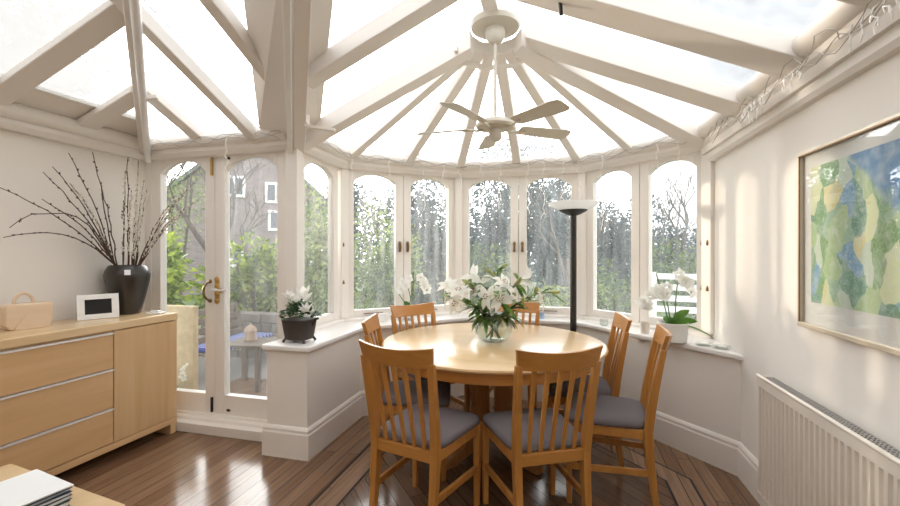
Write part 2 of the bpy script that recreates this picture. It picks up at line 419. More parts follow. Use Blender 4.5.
# skirting
def base_prof(h=.205): return [(0, 0), (.022, 0), (.022, h - .045), (.017, h - .035), (.017, h - .018), (.010, h - .006), (.004, h), (0, h)]
b = MB().sweep([(-1.908, 2.62), (-1.908, 2.457)] + IN, base_prof()).build('baseboard_bay', M['skirt']); struct(b, 'tall white skirting board along the low bay wall', 'skirting board')
b = MB().sweep([(1.06, 2.93), (1.06, YB)], base_prof()).build('baseboard_right', M['skirt']); struct(b, 'white skirting board under the radiator wall', 'skirting board')
b = MB().sweep([(XL, YB), (XL, YD)], base_prof()).build('baseboard_left', M['skirt']); struct(b, 'white skirting board behind the sideboard', 'skirting board')
b = MB().sweep([(XR, YB), (XL, YB)], base_prof()).build('baseboard_back', M['skirt']); struct(b, 'white skirting board on the plain house wall', 'skirting board')

# ------------------------------------------------------------------ windows and doors
def facet(A, B):
    dx, dy = B[0] - A[0], B[1] - A[1]; L = math.hypot(dx, dy); t = (dx / L, dy / L); nn = (t[1], -t[0])
    return L, (lambda s, n, z: (A[0] + t[0] * s + nn[0] * n, A[1] + t[1] * s + nn[1] * n, z))
def arch_leaf(T, s0, s1, z0, z1, stile, rail, spring, crown, n0, n1, name, root, mat):
    """a casement or door leaf with an arched opening, and its pane"""
    m = MB()
    a, b = s0 + stile, s1 - stile
    m.box(s0, a, n0, n1, z0, z1, T); m.box(b, s1, n0, n1, z0, z1, T); m.box(a, b, n0, n1, z0, z0 + rail, T)
    K = 14; arc = []
    for i in range(K + 1):
        u = -1 + 2 * i / K; arc.append((a + (b - a) * (i / K), spring + (crown - spring) * (1 - u * u) ** .8))
    for i in range(K):
        (xa, za), (xb, zb) = arc[i], arc[i + 1]
        m.hexa([T(xa, n0, za), T(xb, n0, zb), T(xb, n1, zb), T(xa, n1, za), T(xa, n0, z1), T(xb, n0, z1), T(xb, n1, z1), T(xa, n1, z1)])
    m.build(name, mat, root, bevel=.003)
    # glazing bead
    g = MB(); gn = n1 - .022
    g.prism([(a - .01, z0 + rail - .01)] + [(b + .01, z0 + rail - .01)] + [(x, z + .008) for x, z in arc[::-1]], gn - .003, gn + .003, lambda x, y, z: T(x, z, y))
    return g

HW = dict(z0=.772, z1=2.10, stile=.072, rail=.062, spring=1.992, crown=2.07)
WIN = []
specs = [(0, .05, .625), (1, .035, .572), (1, .580, 1.117), (2, .035, .596), (2, .604, 1.165), (3, .035, .552), (3, .560, 1.074)]
wlabels = ['narrow arched window beside the glazed doors, above the potted cyclamen', 'arched casement between the cyclamen and the white orchid', 'arched casement behind the orchid on the sill',
           'arched casement straight behind the lilies', 'arched casement behind the black floor lamp bowl', 'arched casement between the floor lamp and the white orchid pot', 'arched casement behind the orchid in the white pot']
for k, (fi, s0, s1) in enumerate(specs):
    L, T = facet(*FAC[fi])
    root = empty('window_%d' % (k + 1), T((s0 + s1) / 2, 0, .772)); struct(root, wlabels[k], 'window')
    inv = Vector(root.location)
    TT = lambda s, n, z, T=T, inv=inv: tuple(Vector(T(s, n, z)) - inv)
    g = arch_leaf(TT, s0, s1, HW['z0'], HW['z1'], HW['stile'], HW['rail'], HW['spring'], HW['crown'], -.06, 0, 'frame', root, M['frame'])
    g.build('pane', M['pane'], root)
    # fittings: espagnolette handle on the meeting stile, stay bar on the bottom rail
    if fi in (1, 2):
        hs = s1 - .035 if k in (1, 3) else s0 + .035
        h = MB().box(hs - .009, hs + .009, 0, .006, 1.36, 1.46, TT).tube([TT(hs, .006, 1.435), TT(hs, .035, 1.435), TT(hs, .04, 1.39), TT(hs, .03, 1.375)], .007, 6)
        h.ball(TT(hs, .012, 1.44), .016).ball(TT(hs, .012, 1.372), .014).build('handle', M['oldbrass'], root, smooth=40)
        st = MB().bar(TT(s0 + .16, .012, .80), TT(s1 - .2, .012, .80), .012, .006).build('stay_bar', M['oldbrass'], root)
# posts at the corners of the bay, and header board
posts = [(V0, R(0), .1), (V1, R(-25), .075), (V2, R(-70), .07), (V3, R(-110), .07), (V4, R(-155), .09)]
plab = ['white corner post between the glazed doors and the bay', 'white bay post beside the narrow arched window', 'white bay post between the orchid and the lilies', 'white bay post behind the floor lamp', 'white end post of the bay beside the radiator wall']
for k, ((x, y), a, wd) in enumerate(posts):
    o = MB().box(-wd / 2, wd / 2, -.05, .03, .0, 1.45)
    if k == 0: o.box(-.055, .012, .0, .056, .0, 1.45)
    o = o.build('trim_%d' % (k + 3), M['frame'], bevel=.006)
    o.location = (x, y, .772 if k else .74); o.rotation_euler = (0, 0, a + R(90) if k else 0)
    struct(o, plab[k], 'post')
o = MB().sweep([V0, V1, V2, V3, V4], [(-.07, 2.08), (.006, 2.08), (.006, 2.26), (-.07, 2.26)]).build('trim_8', M['frame']); struct(o, 'white head board over the bay windows', 'trim')

# glazed doors in the short wall
T = lambda s, n, z: (s, YD - n, z)
dl = ['narrow arched glazed door beside the sideboard', 'wide arched glazed door beside the low bay wall']
for k, (s0, s1, a, b) in enumerate([(-3.205, -2.590, .088, .075), (-2.585, -1.945, .085, .085)]):
    root = empty('door_%d' % (k + 1), ((s0 + s1) / 2, YD, .1)); struct(root, dl[k], 'door'); inv = Vector(root.location)
    TT = lambda s, n, z, inv=inv: tuple(Vector(T(s, n, z)) - inv)
    g = arch_leaf(TT, s0, s1, .105, 2.115, a, .15, 1.985, 2.082, -.06, 0, 'frame', root, M['frame'])
    g.build('pane', M['pane_misty' if k else 'pane_clear'], root)
    if k == 0:
        h = MB().tube([TT(-2.628, 0, 1.13), TT(-2.630, .03, 1.12), TT(-2.645, .05, 1.08), TT(-2.645, .05, 1.03), TT(-2.630, .03, .99), TT(-2.628, 0, .98)], .008, 8)
        h.ball(TT(-2.628, .004, 1.13), .016).ball(TT(-2.628, .004, .98), .016).build('pull_handle', M['oldbrass'], root, smooth=40)
        MB().box(-2.616, -2.600, 0, .018, 1.95, 2.09, TT).build('top_bolt', M['brass'], root, bevel=.003)
        MB().box(-2.614, -2.600, 0, .018, .12, .235, TT).build('bottom_bolt', M['black'], root, bevel=.003)
    else:
        h = MB().box(-2.583, -2.545, 0, .006, .97, 1.15, TT)
        for q in range(4): h.ball(TT(-2.564, .006, .98 + q * .055), .024, sc=(1, .4, 1))
        h.ball(TT(-2.535, .004, 1.06), .022, sc=(1.4, .3, .8)).build('lock_plate', M['brass'], root, smooth=40)
        MB().tube([TT(-2.564, .0, 1.07), TT(-2.564, .05, 1.07), TT(-2.48, .055, 1.065), TT(-2.43, .05, 1.075)], [.009, .009, .008, .01], 8).build('lever_handle', M['whitegloss'], root, smooth=40)
        MB().ball(TT(-2.46, .004, .145), .013, sc=(1.5, .5, .8)).build('bottom_bolt', M['black'], root, smooth=40)
        MB().ball(TT(-2.46, .004, 2.075), .013, sc=(1.5, .5, .8)).build('top_bolt', M['black'], root, smooth=40)
o = MB()
o.box(XL, -3.205, YD - .005, YD + .07, 0, 2.3).box(-1.945, -1.872, YD - .010, YD + .05, 0, 2.3).box(XL, -1.872, YD - .004, YD + .07, 2.116, 2.3)
struct(o.build('trim_9', M['frame'], bevel=.004), 'white timber surround of the glazed doors', 'door frame')
o = MB().prism([(2.60, 0), (2.82, 0), (2.82, .107), (2.70, .107), (2.70, .095), (2.655, .095), (2.645, .075), (2.60, .07)], XL, -1.90, lambda a, b, c: (c, a, b)).build('trim_10', M['skirt'], bevel=.004)
struct(o, 'white moulded threshold step under the glazed doors', 'threshold')

# ------------------------------------------------------------------ cornice
def cornice(poly, name, label, low=2.095, extra=False):
    m = MB()
    m.sweep(poly, [(-.06, low), (.055, low), (.085, low + .03), (.085, 2.20), (-.06, 2.20)])
    c, r = (.085, 2.205), .052
    m.sweep(poly, [(c[0] + r * math.cos(2 * PI * i / 14), c[1] + r * math.sin(2 * PI * i / 14)) for i in range(14)])
    m.sweep(poly, [(-.06, 2.2), (.09, 2.2), (.10, 2.262), (-.06, 2.215)])
    if extra:
        m.sweep(poly, [(0, 2.0), (.03, 2.0), (.045, 2.02), (.045, 2.062), (0, 2.062)])
        m.sweep(poly, [(0, 2.055), (.065, 2.06), (.075, 2.10), (0, 2.10)])
    struct(m.build(name, M['ceil'], smooth=35), label, 'cornice')
cornice([(XL, YB), (XL, YD), V0], 'trim_11', 'rounded cream eaves moulding over the sideboard and doors')
cornice([V0, V1, V2, V3, V4], 'trim_12', 'rounded cream eaves moulding over the bay windows')
cornice([V4, (XR, YB)], 'trim_13', 'stepped cream eaves moulding above the framed picture', extra=True)

# ------------------------------------------------------------------ roof
ceil = empty('ceiling', (HUB[0], HUB[1], ZR)); struct(ceil, 'pitched glass conservatory roof with cream rafters meeting over the table', 'glass roof')
ci = Vector(ceil.location)
def cpart(m, name, mat, **k):
    m.v = [tuple(Vector(p) - ci) for p in m.v]; return m.build(name, mat, ceil, **k)
PL = .40                                                    # pitch of the slope above the sideboard
def zl(x): return ZE + PL * (x - XL)
KH = .445 / PL                                              # run of the hip in x for each metre of y
def zf(y): return ZE + .445 * (YD - y)
def zr_(x): return ZR - .445 * (x - HUB[0])
def rafter(p, q, w, d, name='rafter'):
    """P to Q along the underside of the glass, upright sides"""
    p, q = Vector(p), Vector(q); t = Vector((q.x - p.x, q.y - p.y, 0)).normalized(); s = Vector((t.y, -t.x, 0)) * w / 2; dz = Vector((0, 0, d))
    e = Vector((0, 0, .012)); p, q = p - e, q - e
    m = MB().hexa([p - s - dz, p + s - dz, q + s - dz, q - s - dz, p - s, p + s, q + s, q - s])
    return cpart(m, name, M['ceil'], bevel=.006)
H = (HUB[0], HUB[1], ZR); AX, AY = XL + (ZR - ZE) / PL, YD - (ZR - ZE) / .445
APX = (AX, AY, ZR); RJ = (HUB[0], AY, ZR)
E_ = lambda v: (v[0], v[1], ZE)
mid = lambda a, b: ((a[0] + b[0]) / 2, (a[1] + b[1]) / 2)
def pane(pts, mat, name='glass_pane'):
    m = MB().add(pts, [tuple(range(len(pts)))])
    n = (Vector(pts[1]) - Vector(pts[0])).cross(Vector(pts[2]) - Vector(pts[0])).normalized()
    if n.z < 0: n = -n
    k = len(pts); top = [tuple(Vector(p) + n * .006) for p in pts]
    m = MB().add(list(pts) + top, [tuple(range(k))[::-1], tuple(range(k, 2 * k))] + [(i, (i + 1) % k, k + (i + 1) % k, k + i) for i in range(k)])
    return cpart(m, name, mat)
pane([(-2.98, YB, zl(-2.98)), (AX, YB, ZR), APX, (-2.98, YD - (-2.98 - XL) / KH, zl(-2.98))], M['pane_frost'], 'frosted_pane')
pane([(XL, YD, ZE), E_(V0), RJ, APX], M['pane_roof'])
pane([E_(V0), H, RJ], M['pane_roof'])
pane([E_(V0), E_(V1), H], M['pane_roof']); pane([E_(V1), E_(V2), H], M['pane_roof']); pane([E_(V2), E_(V3), H], M['pane_roof'])
pane([E_(V3), E_(V4), H], M['pane_roof'])
pane([E_(V4), (XR, YB, ZE), (HUB[0], YB, ZR), H], M['pane_roof'])
# lined strip above the sideboard wall, plain ceiling over the house side
m = MB()
p4 = [(XL, YB, zl(XL)), (-2.98, YB, zl(-2.98)), (-2.98, YD - .29 / KH, zl(-2.98)), (XL, YD, zl(XL))]
m.add(p4 + [(x, y, z + .03) for x, y, z in p4], [(3, 2, 1, 0), (4, 5, 6, 7), (0, 1, 5, 4), (1, 2, 6, 5), (2, 3, 7, 6), (3, 0, 4, 7)])
cpart(m, 'eaves_lining', M['ceil'])
cpart(MB().bar((-2.98, YB, zl(-2.98) - .008), (-2.98, YD - .3, zl(-2.98) - .008), .03, .012), 'pane_bead', M['white'])
cpart(MB().box(AX - .02, HUB[0] + .02, YB, AY, ZR - .02, ZR + .03), 'plaster_panel', M['ceil'])
cpart(MB().add([(XR, YB, ZE - .03), (.955, YB, zr_(.955) - .02), (.955, 3.5, zr_(.955) - .02), (XR, 3.44, ZE - .03), (XR, YB, ZE), (.955, YB, zr_(.955) - .004), (.955, 3.5, zr_(.955) - .004), (XR, 3.44, ZE)], [(0, 1, 2, 3), (4, 5, 6, 7), (0, 1, 5, 4), (1, 2, 6, 5), (2, 3, 7, 6), (3, 0, 4, 7)]), 'eaves_lining', M['ceil'])
# ridge and radiating rafters
rafter((HUB[0], HUB[1] - .18, ZR), (HUB[0], YB, ZR), .09, .035, 'ridge_beam'); rafter((AX, AY, ZR), (HUB[0], AY, ZR), .09, .13, 'ridge_beam')
def hub_(v, r=.15):      # rafters stop at the hub plate
    d = Vector((v[0] - HUB[0], v[1] - HUB[1], 0)); k = r / d.length
    return (HUB[0] + d.x * k, HUB[1] + d.y * k, ZR + (ZE - ZR) * k)
for v in (V1, V2, V3): rafter(hub_(v), E_(v), .075, .085, 'hip_rafter')
rafter(hub_(V4), E_(V4), .15, .12, 'hip_rafter')
for a, b in FAC[1:]: rafter(hub_(mid(a, b)), E_(mid(a, b)), .075, .075)
rafter(hub_(V0), E_(V0), .12, .12)
for y in (2.72, 2.15, 1.58, 1.01, .44, -.13, -.7): rafter((HUB[0] + (.2 if y > 2.5 else 0), y, ZR - (.089 if y > 2.5 else 0)), (XR, y, ZE), .20, .095)
rafter((HUB[0], 2.15, ZR), (-1.40, 2.15, zr_(HUB[0] + (HUB[0] + 1.40))), .12, .10)     # jack on the bay side of the valley
rafter((-2.14, YD, ZE), (-2.14, AY + .02, zf(AY)), .07, .09); rafter((-1.66, YD - .2, zf(YD - .2)), (-1.66, AY, ZR), .07, .09)
rafter((-2.62, YD, ZE), (-2.62, YD - .65 / KH, zf(YD - .65 / KH)), .10, .06)
rafter((XL, YD, ZE), APX, .065, .10, 'hip_rafter')
def vl(t, o=0., dz=0.): return (V0[0] + .69 * t - .823 * o, YD - t - .568 * o, 2.13 + .32 * t + dz)
def vboard(o, f, name):      # lining board from the valley line out to the slope of the roof
    a, b = vl(.0), vl(1.55); c, d = vl(1.55, o), vl(.0, o); c = (c[0], c[1], f(c)); d = (d[0], d[1], f(d))
    m = MB().hexa([a, b, c, d] + [(x, y, z + .02) for x, y, z in (a, b, c, d)]); cpart(m, name, M['ceil'])
vboard(.24, lambda p: zf(p[1]) - .03, 'valley_board'); vboard(-.17, lambda p: ZE + .445 * (p[0] - V0[0]) - .03, 'valley_board')
cpart(MB().bar(vl(-.02, -.03, -.03), vl(1.55, -.03, -.03), .075, .03), 'valley_channel', M['ceil'], bevel=.004)
for y in (2.2, 1.70, 1.13, .56, -.01, -.58): rafter((XL, y, ZE), (min(AX, XL + (YD - y) * KH), y, zl(min(AX, XL + (YD - y) * KH))), .13, .045)
# glazing bead wire beside the doors' slope
cpart(MB().tube([(-2.06, YD - .1, zf(YD - .1) - .02), (-2.06, AY + .1, zf(AY + .1) - .02)], .004, 6), 'glazing_bar', M['black'])
# slim conduit rails under the hip and the valley, with their short arms
def hipline(t): return Vector((XL + t * (AX - XL), YD + t * (AY - YD), ZE + t * (ZR - ZE)))
cpart(MB().tube([hipline(.02) + Vector((.03, .0, -.13)), hipline(.8) + Vector((.03, 0, -.13))], .024, 10), 'hip_rail', M['white'], smooth=40)
cpart(MB().bar(vl(-.03, .035, -.045), vl(1.55, .035, -.045), .036, .05), 'valley_rail', M['white'], bevel=.006)
h = hipline(.40) + Vector((.03, 0, -.13)); cpart(MB().bar(h, h + Vector((.10, .02, .01)), .026, .026), 'rail_arm', M['ceil'], bevel=.004)
h = Vector(vl(.33, -.06, -.06)); cpart(MB().bar(h, h + Vector((.19, .05, -.03)), .03, .02), 'rail_arm', M['ceil'], bevel=.004)
# wooden collar under the hub
ring = [(HUB[0] + .26 * math.cos(R(22.5 + 45 * i)), HUB[1] + .26 * math.sin(R(22.5 + 45 * i)), ZR - .205) for i in range(8)]
m = MB()
for i in (7, 0, 1, 2, 3): m.bar(ring[i], ring[(i + 1) % 8], .022, .03)
cpart(m, 'hub_collar', M['ceil'])
cpart(MB().tube([(.0, 2.15, zr_(0) - .09), (.005, 2.16, zr_(0) - .16)], .010, 8), 'roof_hook', M['black'])

# ------------------------------------------------------------------ ceiling fan
fan = empty('ceiling_fan', (HUB[0], HUB[1], ZR - .015)); tag(fan, 'cream five-blade ceiling fan hanging on a rod above the round table', 'ceiling fan')
MB().lathe([(.0, .0), (.165, .0), (.17, -.02), (.155, -.045), (.05, -.05), (.0, -.05)], 40).build('mount_plate', M['fan'], fan, smooth=40)
MB().lathe([(.06, -.05), (.065, -.075), (.062, -.10), (.05, -.125), (.028, -.145), (.0, -.148)], 28).build('canopy', M['fan'], fan, smooth=40)
MB().tube([(0, 0, -.14), (0, 0, -.63)], .011, 12).build('rod', M['fan'], fan, smooth=40)
MB().lathe([(.02, -.615), (.035, -.63), (.09, -.64), (.122, -.657), (.128, -.675), (.118, -.689), (.06, -.695), (.0, -.697)], 36).build('motor', M['fan'], fan, smooth=40)
MB().lathe([(.03, -.695), (.042, -.70), (.042, -.755), (.03, -.77), (.0, -.773)], 24).build('switch_housing', M['fan'], fan, smooth=40)
def blade_at(k):
    a = R(34 + 72 * k); rot = Matrix.Rotation(a, 4, 'Z') @ Matrix.Rotation(R(-13), 4, 'X')
    m = MB(); n = 10; top = []; bot = []
    prof = [(.17, .042), (.2, .052), (.4, .062), (.50, .066), (.535, .06), (.55, .04)]
    out = [(x, w_) for x, w_ in prof] + [(x, -w_) for x, w_ in prof[::-1]]
    m.prism(out, -.003, .004, lambda x, y, z: tuple(rot @ Vector((x, y, z)) + Vector((0, 0, -.685))))
    b = m.build('blade', M['fan'], fan, bevel=.002)
    k_ = MB().tube([tuple(Matrix.Rotation(a, 4, 'Z') @ Vector(p)) for p in [(.07, 0, -.69), (.11, .015, -.703), (.15, .01, -.695), (.22, 0, -.691)]], [.009, .008, .008, .006], 6)
    k_.build('blade_arm', M['oldbrass'] if k == 9 else M['fan'], b, smooth=40)
for k in range(5): blade_at(k)

# ------------------------------------------------------------------ sideboard
sb = empty('sideboard', (-3.02, 1.75, 0)); tag(sb, 'long pale wood sideboard with three wide drawers and one door against the cream wall', 'sideboard')
SO = Vector(sb.location)
def sp(m, name, mat, par=None, **k):
    m.v = [tuple(Vector(p) - SO) for p in m.v]; return m.build(name, mat, par or sb, **k)
Y0, Y1, XF, XB = .55, 2.59, -2.80, -3.245
sp(MB().box(XB, XF + .004, Y0, Y1 + .004, .848, .90), 'top', M['beech_top'], bevel=.006)
sp(MB().box(XB, XF - .022, Y0, Y1, .115, .845), 'carcass', M['beech_v'])
sp(MB().box(XB, XF, Y0, Y1, .075, .118), 'bottom_rail', M['beech'], bevel=.003)
for yy in (Y0, Y1 - .05): sp(MB().box(XF - .14, XF - .004, yy, yy + .05, 0, .078), 'foot', M['beech_v'], bevel=.003)
for yy in (Y0, Y1 - .05): sp(MB().box(XB, XB + .1, yy, yy + .05, 0, .078), 'foot', M['beech_v'], bevel=.003)
zs = [.122, .349, .602, .838]
for i in range(3):
    d = sp(MB().box(XF - .02, XF, Y0 + .004, 2.118, zs[i] + .003, zs[i + 1] - .014), 'drawer', M['beech'], bevel=.002)
    MB().box(XF - .02 - SO.x, XF + .008 - SO.x, Y0 + .004 - SO.y, 2.118 - SO.y, zs[i + 1] - .013, zs[i + 1] - .002).build('pull_strip', M['strip'], d)
sp(MB().box(XF - .02, XF, 2.124, Y1 - .001, .122, .842), 'door', M['beech_v'], bevel=.002)

# things on the sideboard
SZ = .90
vase = empty('branch_vase', (-3.12, 2.465, SZ)); tag(vase, 'big dark glazed vase with a white sticker holding the willow branches', 'vase')
MB().lathe([(0, 0), (.078, 0), (.083, .008), (.098, .07), (.122, .17), (.138, .25), (.142, .285), (.136, .32), (.120, .35), (.110, .36), (.102, .355), (.112, .33), (.124, .28), (.105, .15), (.07, .03), (0, .03)], 48).build('body', M['darkvase'], vase, smooth=40)
q = Vector((3.065, -2.465)).normalized()
a = math.atan2(q.y, q.x); rad = .1385
m = MB(); c0 = Vector((math.cos(a) * (rad + .001), math.sin(a) * (rad + .001), .31))
sd = Vector((-math.sin(a), math.cos(a), 0)); up = Vector((-math.cos(a) * .25, -math.sin(a) * .25, 1)).normalized()
o = MB().hexa([c0 + sd * sx_ * .018 + up * uz * .019 + Vector((math.cos(a), math.sin(a), .2)) * dn for dn in (-.004, .003) for sx_, uz in ((-1, -1), (1, -1), (1, 1), (-1, 1))]).build('sticker', M['paper'], vase)

tips = [(-3.1, 1.70, 1.727, 0), (-3.12, 1.73, 1.44, 2), (-3.15, 1.801, 1.451, 3), (-3.12, 1.924, 1.854, 0), (-3.16, 2.008, 1.904, 0), (-3.08, 1.894, 1.681, 0), (-3.14, 2.087, 2.011, 0), (-3.18, 2.258, 2.06, 0),
        (-3.12, 2.086, 1.808, 1), (-3.12, 2.275, 1.834, 0), (-3.1, 2.452, 2.06, 0), (-3.0, 2.455, 2.03, 1), (-3.12, 2.45, 1.962, 1), (-2.98, 2.477, 1.89, 1), (-2.95, 2.476, 1.815, 1), (-3.15, 2.461, 1.746, 0),
        (-2.92, 2.331, 1.793, 1), (-3.0, 2.44, 1.702, 1), (-2.95, 2.437, 1.627, 1), (-2.85, 2.493, 1.703, 1), (-2.82, 2.532, 1.744, 1), (-2.78, 2.581, 1.809, 1), (-2.76, 2.597, 1.689, 1), (-2.8, 2.548, 1.633, 1), (-2.84, 2.525, 1.558, 1), (-2.9, 2.505, 1.58, 1)]
blab = {0: 'long bare willow branch reaching farthest out over the wooden case, highest of those', 1: 'lowest thin bare branch sweeping out flat over the wooden case', 2: 'thin willow twig arching over with its tip drooping towards the wall',
        3: 'bare willow branch slanting up over the photo frame with a forked neighbour', 4: 'straight bare willow branch leaning beside the forked one', 5: 'short bare willow branch ending low over the photo frame',
        6: 'tall bare willow branch leaning back against the cream wall', 7: 'tallest nearly upright bare branch against the cream wall', 8: 'leaning willow branch with white catkins over the photo frame', 9: 'short upright bare branch against the cream wall',
        10: 'tall upright branch below the eaves moulding corner', 11: 'tallest branch full of white catkins in the upright cluster'}
for i, (x, y, z, kind) in enumerate(tips):
    base = Vector((-3.12 + rnd.uniform(-.05, .05), 2.465 + rnd.uniform(-.05, .05), SZ + .06))
    if i >= 19: x += .13; y = min(y + .02, 2.65); z += .07
    tip = Vector((x, y, z)); hz = Vector((tip.x - -3.12, tip.y - 2.465, 0)); ln = hz.length
    mouth = Vector((-3.12, 2.465, SZ + .358)) + hz.normalized() * min(.088, .03 + ln * .25)
    root = empty('willow_branch', tuple(base))
    lab = blab.get(i, 'willow branch with white catkins, one of the crowded upright cluster' if i < 19 else 'willow branch with white catkins leaning out across the glazed door')
    tag(root, lab, 'branch', 'willow branches in the dark vase')
    pts = []
    N = 12
    for k in range(N + 1):
        t = k / N; p = base.lerp(mouth, t / .25) if t < .25 else mouth.lerp(tip, (t - .25) / .75)
        if t > .25:
            u = (t - .25) / .75; sag = math.sin(u * PI)
            p = p + Vector((0, 0, .03 * sag * (1 + ln) * (1., 1., 2.2, 5.)[kind])) - hz * .02 * sag
            p += Vector((rnd.uniform(-.006, .006), rnd.uniform(-.006, .006), 0))
        p.x = max(p.x, XL + .02); p.y = min(p.y, YD - .025)
        pts.append(p)
    if kind == 3:
        pts = pts[:-3] + [pts[-3] + Vector((0, -.05, .02)), pts[-3] + Vector((0, -.11, -.02)), pts[-3] + Vector((0, -.16, -.07))]
    st = MB().tube([p - base for p in pts], [.0056 - .0034 * k / (len(pts) - 1) for k in range(len(pts))], 5)
    # buds along the stem
    ck = MB(); cnt = (18 if i >= 19 else 30) if kind == 1 else 12
    for k in range(cnt):
        f = .34 + .64 * (k + rnd.random()) / cnt; j = min(int(f * (len(pts) - 1)), len(pts) - 2); fr = f * (len(pts) - 1) - j
        p = pts[j].lerp(pts[j + 1], fr) - base; d = (pts[j + 1] - pts[j]).normalized()
        sdv = Vector((rnd.uniform(-1, 1), rnd.uniform(-1, 1), rnd.uniform(-.2, .2))).normalized()
        rot = (d * .8 + sdv * .5).to_track_quat('Z', 'Y').to_matrix()
        big = kind == 1
        ck.ball(p + sdv * .006, .0068 if big else .0048, 5, 4, (1, 1, 2.0), rot)
    st.build('stem', M['twig'], root, smooth=60)
    ck.build('catkin' if kind == 1 else 'bud', M['catkin'] if kind == 1 else M['twig'], root, smooth=60)['kind'] = 'stuff'

# digital photo frame
df = empty('photo_frame', (-3.05, 2.208, SZ), R(63)); tag(df, 'white digital photo frame with a blank black screen on the sideboard', 'photo frame')
tl = Matrix.Rotation(R(-9), 4, 'X')
TF = lambda x, y, z: tuple(tl @ Vector((x, y, z)))
m = MB(); W_, H_ = .112, .168
m.box(-W_, W_, -.012, 0, 0, .034, TF).box(-W_, W_, -.012, 0, H_ - .034, H_, TF).box(-W_, -W_ + .04, -.012, 0, .034, H_ - .034, TF).box(W_ - .04, W_, -.012, 0, .034, H_ - .034, TF)
m.build('bezel', M['whitegloss'], df, bevel=.002)
MB().box(-W_ + .038, W_ - .038, -.008, -.004, .032, H_ - .032, TF).build('screen', M['screen'], df)
MB().box(-W_ - .004, W_ + .004, .0, .016, .0, H_ + .004, TF).build('backing', M['clearglass'], df, bevel=.003)
MB().hexa([(-.05, .016, .0), (.05, .016, 0), (.05, .075, 0), (-.05, .075, 0), (-.05, .020, .09), (.05, .020, .09), (.05, .03, .09), (-.05, .03, .09)]).build('stand', M['whitegloss'], df)
# wooden case
wc = empty('wooden_case', (-3.10, 1.835, SZ), R(80)); tag(wc, 'small plain wooden case with a round top handle on the sideboard', 'case')
pr = [(-.11, .03), (-.09, 0), (.09, 0), (.105, .02), (.11, .135), (.10, .15), (-.095, .15), (-.11, .135)]
MB().prism(pr, -.045, .045, lambda x, y, z: (x, z, y)).build('body', M['palewood'], wc, bevel=.008)
MB().prism([(-.075, .0), (.09, .0), (.09, .05), (.06, .085), (-.015, .085), (-.045, .055)], -.054, -.045, lambda x, y, z: (x, z, y)).build('flap', M['palewood'], wc, bevel=.003)
MB().tube([(-.015 + .045 * math.cos(PI - PI * i / 10), 0, .148 + .062 * math.sin(PI * i / 10)) for i in range(11)], .010, 8).build('handle', M['palewood'], wc, smooth=40)
# folded white cards
for i, (x, y, a, lab) in enumerate([(-2.90, 2.50, 20, 'small flat white dish on the sideboard end in front of the vase')]):
    d = empty('dish', (x, y, SZ), R(a)); tag(d, lab, 'dish')
    MB().box(-.05, .05, -.035, .035, 0, .014).build('tray', M['whitegloss'], d, bevel=.004)
    MB().box(-.03, .03, -.02, .02, .014, .026).build('lid', M['whitegloss'], d, bevel=.004)

# ------------------------------------------------------------------ dining table
TC = (-.452, 2.90)
tb = empty('dining_table', (*TC, 0)); tag(tb, 'round pale wood dining table on a four-plank pedestal in the bay', 'table')
MB().lathe([(0, .722), (.715, .722), (.742, .726), (.75, .736), (.747, .746), (.737, .75), (0, .75)], 96).build('tabletop', M['tablewood'], tb, smooth=35)
MB().lathe([(.64, .655), (.70, .655), (.70, .722), (.64, .722)], 72).build('apron', M['chairwood_x'], tb, smooth=35)
prof = [(.42, 0), (.43, .03), (.40, .055), (.28, .10), (.19, .20), (.165, .34), (.19, .5), (.26, .655), (.27, .70), (.055, .70), (.05, .12), (.14, .07), (.30, .015), (.33, 0)]
for k in range(4):
    a = R(45 + 90 * k + 8); rt = Matrix.Rotation(a, 4, 'Z')
    MB().prism(prof, -.03, .03, lambda r, z, t, rt=rt: tuple(rt @ Vector((r, t, z)))).build('pedestal_leg', M['legwood'], tb, bevel=.006)
MB().box(-.60, .60, -.04, .04, .695, .722).box(-.04, .04, -.6, .6, .695, .722).build('cross_bearer', M['legwood'], tb)

# ------------------------------------------------------------------ chairs
def loft(m, rings):
    k0 = len(m.v); n = len(rings[0])
    for r in rings: m.v += [tuple(p) for p in r]
    for i in range(len(rings) - 1):
        for j in range(n): m.f.append((k0 + i * n + j, k0 + i * n + (j + 1) % n, k0 + (i + 1) * n + (j + 1) % n, k0 + (i + 1) * n + j)); m.m.append(m.mi)
    m.f.append(tuple(k0 + j for j in range(n))[::-1]); m.m.append(m.mi)
    m.f.append(tuple(k0 + (len(rings) - 1) * n + j for j in range(n))); m.m.append(m.mi)
    return m
def rect(c, wx, wy): x, y, z = c; return [(x - wx / 2, y - wy / 2, z), (x + wx / 2, y - wy / 2, z), (x + wx / 2, y + wy / 2, z), (x - wx / 2, y + wy / 2, z)]
def back_y(z): # lean of the back above the seat, kick of the leg below
    if z <= .43: return -.045 * ((.43 - z) / .43) ** 1.5
    return -.085 * ((z - .43) / .5) ** 1.25
def back_x(z): return .165 + .005 * z / .43 if z <= .43 else .17 + .022 * (z - .43) / .5
